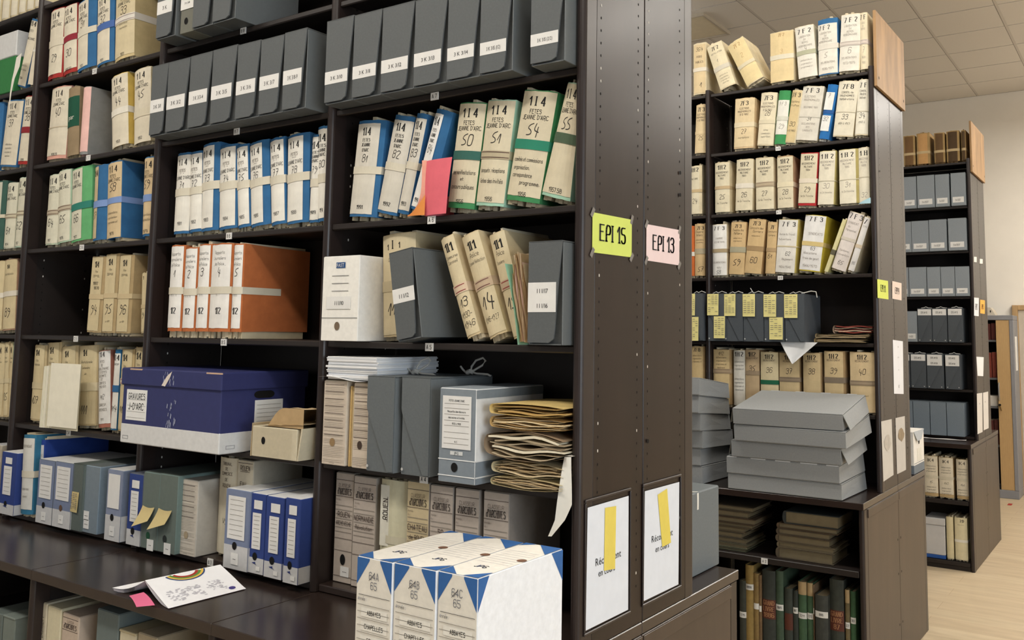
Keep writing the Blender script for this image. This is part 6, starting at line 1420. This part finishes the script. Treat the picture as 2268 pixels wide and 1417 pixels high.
# upright books on the lowest shelf of the second rack
yb = RY[2]-OVH+.05
bk = [(440, 500, 925, (58, 60, 50), 1180, '2215', 'dark register with worn label at the left end of the lowest shelf'), (490, 560, 795, (150, 122, 62), 950, '4886', 'tall mustard register with white label on the lowest shelf'), (560, 608, 865, (140, 112, 62), 1110, '', 'slim mustard register right of the tall one on the lowest shelf'), (606, 628, 880, (120, 92, 60), 1130, '', 'very slim tan book beside the mustard registers'), (630, 742, 842, (56, 60, 54), None, 'GRAND LIVRE 1886', 'thick dark register with reddish title panel GRAND LIVRE, left one'), (744, 808, 845, (66, 86, 66), 1120, '1885', 'green book with white label right of the thick dark register'), (814, 886, 990, (58, 64, 56), None, '', 'dark register with dull reddish panel in the middle of the lowest shelf'), (888, 930, 1010, (50, 56, 50), 1145, '1887', 'slim dark book with white label in the middle of the lowest shelf'), (930, 1002, 935, (62, 92, 62), 1188, '2211', 'green book with tan spine top on the lowest shelf'), (1006, 1056, 945, (62, 92, 62), 1192, '2212', 'slim green book with tan spine top on the lowest shelf'), (1058, 1068, 960, (130, 104, 76), 1150, '', 'thin tan book behind the short black one'), (1070, 1178, 1048, (60, 62, 56), 1180, '886', 'short black book with wide white label in front'), (1192, 1312, 918, (58, 62, 54), None, 'GRAND LIVRE 87', 'thick dark register with reddish title panel GRAND LIVRE, right one'), (1322, 1362, 1002, (110, 96, 62), 1270, '22', 'slim olive book with white label near the cabinet post'), (1366, 1412, 1015, (56, 92, 58), 1230, '30', 'slim green book with white label next to the cabinet post')]
RD = mat('red_brown_leather', (96, 48, 34), .5, .1); GOLD = mat('gilt_letters', (170, 120, 80), .5, 0)
for a, b_, tp_, col, lv_, s_, lb_ in bk:
    yq = yb-(.03 if a == 1070 else 0)
    xa_ = on(*x1(a, 1200), 1, yq).x; xb_ = on(*x1(b_, 1200), 1, yq).x; h_ = on(*x1((a+b_)/2, tp_), 1, yq).z-Z[1]
    t = thing('register_book', lb_, 'book', (xa_, yq, Z[1]+.0004), (0, 0, 0), 'upright books on the lowest shelf'); w_ = xb_-xa_-.0015
    cm = mat('book_cloth', col, .65, .12, 40.0, .1); m_ = MB(); bu = min(.010, w_*.22)
    fx = lambda u: bu*(2*u-1)**2
    m_.grid(lambda u, v: (w_*u, fx(u), h_*v), 8, 2, cm)
    m_.box(0, .0025, bu, .24, 0, h_, cm).box(w_-.0025, w_, bu, .24, 0, h_, cm); m_.obj('cover', t)
    MB().box(.0028, w_-.0028, bu+.002, .235, .003, h_-.006, paper((168, 150, 116))).obj('pages', t)
    sf = lambda off: (lambda u, v: (u, fx(u/w_)-off, v))
    if lv_:
        zc_ = on(*x1((a+b_)/2, lv_+28), 1, yq).z-Z[1]
        m_ = MB().grid(lambda u, v: (w_*u, fx(u)-.001, zc_-.014+.028*v), 6, 1, paper((216, 214, 206)))
        if s_: text(m_, HAND, s_, w_/2, zc_, .010, w_*.6, sf(.0016), 'P')
        m_.obj('label', t)
    else:
        m_ = MB().grid(lambda u, v: (w_*u, fx(u)-.001, h_*(.50+.20*v)), 6, 1, RD)
        if s_:
            for k, q in enumerate(s_.split()): text(m_, GOLD, q, w_/2, h_*(.665-.062*k), .020, w_*.8, sf(.0016), 'Q')
        m_.obj('title_panel', t)
    if 'tan spine top' in lb_ or 'olive' in lb_:
        MB().grid(lambda u, v: (w_*u, fx(u)-.0008, h_*(.86+.14*v)), 6, 1, paper((176, 148, 104))).obj('spine_top', t)
# white and grey box at the back corner of the second rack worktop
ybk = RY[2]+DEP+OVH-.02
p0 = on(*x4(108, 368), 2, Z[3]); p1 = on(*x4(193, 340), 2, Z[3]); ptop = on(*x4(190, 80), 0, p1.x)
t = thing('archive_box', 'white archive box with grey foot on the rear worktop of the second rack', 'box', (p1.x-.11, p1.y-.26, Z[3]+.0006))
hb = max(.2, ptop.z-Z[3])
m_ = MB().box(0, .11, 0, .26, .0, hb, card((232, 228, 220)), .002); m_.box(-.0004, .1104, -.0004, .2604, .0002, .05, card((110, 120, 130)), .002)
m_.box(.1106, .1109, .002, .258, .056, .059, card((110, 120, 130)))
m_.disc(lambda a, b_: (.1108, a, b_), .13, hb*.72, .016, .012, HOLE, 14); m_.obj('carton', t)
MB().box(.1104, .1114, .08, .19, .065, hb*.58, card((224, 220, 208))).obj('label', t)
MB().prism([(.0, hb), (.26, hb), (.16, hb-.05), (.06, hb-.055)], lambda u, v, g: (.111+g+(hb-v)*.12, u, v), 0, .002, card((176, 182, 188))).obj('flap', t)
# ================================================================== FARTHEST RACK
row(3, 9, x2, .012, 'kraft bundles on top of the farthest rack')
for k, (a, b_, c) in enumerate(((82, 178, (80, 156)), (190, 300, (190, 134)), (335, 424, (338, 130)), (437, 545, (433, 116)), (560, 622, (553, 108)))):
    bundle(a, b_, c, 'brown kraft bundle tied with tan tape on the farthest rack, %s from the left' % ('first', 'second', 'third', 'fourth', 'fifth')[k], (168, 136, 84), ((120, 88, 52), (200, 150, 90), (110, 82, 50), (84, 64, 42), (90, 70, 46))[k], (.12, .85, .0, .97), (.40, .08, (196, 170, 124)), (), lean=False, pap=(150, 116, 74), depth=.24)
g = 'grey document boxes on the farthest rack'
SGB = (138, 146, 152)
def fboxes(lv, zm, yf, items, shelfname, g2):
    row(3, lv, zm, yf, g2)
    for a, b_, c, lb_, kind in items:
        if kind == 'g': dbox(a, b_, c, lb_, '3 W 0537' if 'label' in lb_ else None, (.10, .27), 'plain', SGB, .26, labu=(.10, .86), labst='P')
        elif kind == 'f': dbox(a, b_, c, lb_, None, flap='plain', col=(120, 132, 142), depth=.24)
        elif kind == 'd2': dbox(a, b_, c, lb_, ['2015 AM 83', '2015 AM 84'], (.66, .97), 'diagr', DK, .26, labu=(.02, .92), labst='P', tie=True)
        else: dbox(a, b_, c, lb_, '2015 AM 10', (.79, .97), 'diagr', DK, .26, labu=(.02, .96), labst='P', tie=True)
od = ('first', 'second', 'third', 'fourth', 'fifth')
fboxes(8, x2, -.02, [(a, b_, c, 'grey box with white label on the uppermost box shelf, %s from the left, farthest rack' % od[k], 'g') for k, (a, b_, c) in enumerate(((76, 190, (76, 495)), (196, 341, (192, 484)), (346, 462, (342, 474)), (475, 598, (468, 462))))], '', 'grey boxes on the uppermost box shelf of the farthest rack')
fboxes(7, x2, -.02, [(a, b_, c, 'grey box with white label on the second box shelf, %s from the left, farthest rack' % od[k], 'g') for k, (a, b_, c) in enumerate(((40, 148, (40, 866)), (150, 292, (146, 858)), (295, 441, (290, 847)), (453, 605, (442, 836))))], '', 'grey boxes on the second box shelf of the farthest rack')
fboxes(6, x3, -.02, [(a, b_, c, 'grey box with white label on the third box shelf, %s from the left, farthest rack' % od[k], 'g') for k, (a, b_, c) in enumerate(((40, 118, (40, -26)), (122, 260, (116, -28)), (264, 370, (254, -30)), (373, 482, (366, -32)), (485, 598, (477, -34))))], '', 'grey boxes on the third box shelf of the farthest rack')
fboxes(5, x3, -.02, [(96, 186, (96, 316), 'plain grey box with low white label left of the dark boxes, farthest rack', 'g')] + [(a, b_, c, 'dark box with top label on the upper dark row, %s, farthest rack' % n_, 'd') for (a, b_, c, n_) in ((190, 304, (178, 293), 'left'), (306, 422, (300, 292), 'middle'), (428, 545, (421, 290), 'right'))], '', 'boxes on the A5 shelf of the farthest rack')
fboxes(4, x3, -.02, [(60, 130, (58, 646), 'dark box mostly hidden by the second rack, lower dark row', 'd'), (136, 258, (132, 646), 'dark box with single label on the lower dark row, farthest rack', 'd'), (263, 396, (252, 648), 'dark box with double label on the lower dark row, centre, farthest rack', 'd2'), (408, 530, (402, 652), 'dark box with double label on the lower dark row, right end, farthest rack', 'd2')], '', 'dark boxes on the A4 shelf of the farthest rack')
fboxes(3, x3, -.05, [(70, 152, (70, 1016), 'slate box on the farthest worktop, first from the left, mostly hidden', 'f'), (156, 286, (154, 1020), 'slate box on the farthest worktop, second from the left', 'f'), (290, 416, (284, 1026), 'slate box on the farthest worktop, third from the left', 'f'), (420, 556, (413, 1032), 'slate box on the farthest worktop, rightmost', 'f')], '', 'slate boxes on the farthest worktop')
p_ = on(*x3(340, 1300), 2, Z[3])
t = thing('paper_sheet', 'white creased paper edge under the slate boxes on the farthest worktop', 'paper', (p_.x-.05, RY[3]-.085, Z[3]+.0006))
MB().grid(lambda u, v: (-.14+.42*u, .03*v-.02*math.sin(u*3.1), .0006+.004*abs(math.sin(u*7))*v), 10, 2, paper((226, 224, 220))).obj('sheet', t, True)
row(3, 2, x4, .03, 'white spined bundles in the farthest cabinet')
C.z = .488
for a, b_, tl_, n_, bt, lb_ in ((196, 282, (196, 252), '15', 0, 'white bundle 1K4 numbered 15 half hidden in the farthest cabinet'), (288, 380, (282, 262), '140', 0, 'white bundle 1K4 numbered 140 in the middle of the farthest cabinet'), (398, 474, (394, 274), '141', 0, 'white bundle 1K4 numbered 141 on the right in the farthest cabinet')):
    bundle(a, b_, tl_, lb_, (190, 160, 110), (220, 208, 182), (0, 1, .08, .99), (.50, .06, (206, 196, 170)), [('1K4', .90, .08, 'B', BLACK, 0, .8)] + scribble(.76, 3, .03) + [(n_, .38, .06, 'H', BLACK, 0, .5)] + scribble(.26, 3, .03), lean=False, depth=.24)
row(3, 1, x4, .03, 'files on the lowest shelf of the farthest cabinet')
bundle(336, 380, (328, 638), 'slim cream file between the clear box and the taped bundle', (206, 190, 140), (214, 200, 156), (0, 1, 0, 1), None, (), lean=False, depth=.24)
bundle(388, 470, (372, 642), 'cream bundle with white tape on the lowest shelf of the farthest cabinet', (206, 190, 140), (222, 210, 168), (0, 1, 0, 1), (.47, .06, (228, 222, 206)), [('2D', .93, .06, 'S', BLACK, .1, .5)] + scribble(.84, 1, .02), lean=False, depth=.24)
xa_ = xat(x4(200, 0)[0], C.y, Z[1]); xb_ = xat(x4(330, 0)[0], C.y, Z[1]); hb = on(*x4(330, 655), 1, C.y).z-Z[1]
t = thing('plastic_box', 'translucent plastic box with blue foot band in the farthest cabinet', 'box', (xa_, C.y, Z[1]+.0006))
plm = mat('frosted_plastic', (196, 194, 192), .3, .03, spec=.5)
MB().box(0, xb_-xa_-.003, 0, .24, .026, hb*.82, plm, .004).obj('body', t); MB().box(0, xb_-xa_-.003, -.0005, .24, 0, .0255, card((34, 84, 166)), .003).obj('foot', t); MB().box(-.002, xb_-xa_-.001, -.003, .243, hb*.825, hb, plm, .004).obj('lid', t)
# ================================================================== tambour cabinet by the back wall
cx = -.03; cy = 8.62
gm = mat('grey_cabinet_steel', (136, 136, 140), .45, .03); ow = mat('oak_tambour', (194, 156, 102), .5, .10, 30.0, stretch=(30, 1, .6)); dkm = mat('cabinet_inside', (30, 24, 22), .8, 0)
hc = on(2252, 698, 1, cy).z; wl = 1.0; xr = on(2256, 1105, 1, cy).x+.01; xi = on(2248, 1085, 1, cy).x
t = thing('tambour_cabinet', 'grey cabinet with oak tambour shutter half open beside the door', 'cabinet', (xr, cy, 0))
m_ = MB(); D_ = .40-.002
m_.box(-wl, 0, 0, D_, hc-.05, hc, gm, .004).box(-wl, 0, 0, D_, 0, .085, gm, .004).box(xi-xr, 0, 0, D_, .0855, hc-.0505, gm, .004).box(-wl, -wl+.06, 0, D_, .0855, hc-.0505, gm, .004).box(-wl+.0605, xi-xr-.0005, D_-.01, D_, .0855, hc-.0505, dkm)
m_.obj('carcass', t)
xs0 = on(*zoom(2180, 660, 10.125)(250, 470), 1, cy).x-xr
m_ = MB()
n_ = 7; L_ = (xi-xr-.001)-xs0
for k in range(n_): m_.box(xs0+L_*k/n_, xs0+L_*(k+1)/n_, .006, .02, .087, hc-.052, ow, .0008)
sh = m_.obj('shutter', t)
hz_ = on(*zoom(2140, 640, 2.953)(220, 670), 1, cy).z
MB().tube([(xs0+.012, .004, hz_-.09), (xs0+.012, -.018, hz_-.05), (xs0+.012, -.02, hz_+.05), (xs0+.012, .004, hz_+.09)], .008, mat('satin_handle', (170, 168, 164), .35, 0, metal=.6)).obj('handle', sh)
MB().tube([(xs0+.014, .006, hz_-.14), (xs0+.014, -.006, hz_-.14)], .012, HOLE, 10).tube([(xs0+.016, -.004, hz_-.15), (xs0+.03, -.008, hz_-.20)], .006, mat('brass_key', (140, 110, 60), .4, 0, metal=.7)).obj('lock_key', sh)
for k, zz in enumerate((.52, .92, 1.22, 1.62)):
    MB().box(-wl+.062, xs0-.002, .03, D_-.012, zz, zz+.02, mat('cabinet_shelf', (96, 96, 98), .5, 0)).obj('shelf', t)
rp = random.Random(6)
for k, (zz, cl_) in enumerate(((.5405, (92, 40, 34)), (1.2405, (140, 60, 44)), (1.6405, (96, 40, 34)))):
    for j in range(3):
        t2 = thing('register_book', 'reddish book in the tambour cabinet, %s shelf' % ('lower', 'middle', 'upper')[k], 'book', (xr+xs0-.055-.05*j, cy+.06, zz), (0, 0, 0), 'reddish books on the %s cabinet shelf' % ('lower', 'middle', 'upper')[k])
        h_ = (.26, .27, .18)[k]-.008*j; MB().box(0, .044, 0, .22, 0, h_, mat('book_cloth', cl_, .6, .12, 40.0, .1), .003).obj('cover', t2); MB().box(.004, .04, .004, .224, .004, h_+.0005, paper((190, 170, 140))).obj('pages', t2)
t2 = thing('small_carton', 'small white carton on the cabinet shelf beside the oak shutter', 'box', (xr+xs0-.13, cy+.05, .9405)); MB().box(0, .12, 0, .2, 0, .11, card((214, 208, 198)), .003).obj('carton', t2)
p_ = on(*zoom(2180, 660, 10.125)(90, 375), 1, cy+.05); q_ = on(*zoom(2180, 660, 10.125)(245, 210), 1, cy+.05)
t2 = thing('magazine_file', 'beige magazine file standing on top of the tambour cabinet', 'box', (p_.x-.02, cy+.05, hc+.0006))
hh_ = q_.z-hc; bm2 = card((206, 194, 174)); MB().prism([(0, 0), (q_.x-p_.x+.02, 0), (q_.x-p_.x-.01, hh_*.7), (q_.x-p_.x-.03, hh_), (0, hh_)], lambda u, v, g: (u, g, v), 0, .2, bm2).disc(lambda a, b_: (a, -.0006, b_), (q_.x-p_.x)*.6, hh_*.5, .006, .014, HOLE, 10).obj('carton', t2)
pz = [on(*zoom(2140, 640, 2.953)(*q), 0, xr+.001) for q in ((315, 310), (350, 320))]
zt_ = pz[0].z; t2 = thing('notice', 'white notice strip stuck on the right side of the grey cabinet', 'sign', (xr+.0003, cy+.08, zt_-.36)); MB().box(0, .0012, 0, .16, 0, .36, paper((226, 224, 220)), 0).obj('paper', t2)
# small red mark on the floor
p_ = on(2234, 1117, 2, 0); t2 = thing('red_scrap', 'tiny red paper scrap on the pale floor near the cabinet', 'scrap', (p_.x, p_.y, .0006)); MB().box(-.008, .03, -.05, .06, 0, .0012, card((176, 50, 44))).obj('paper', t2)
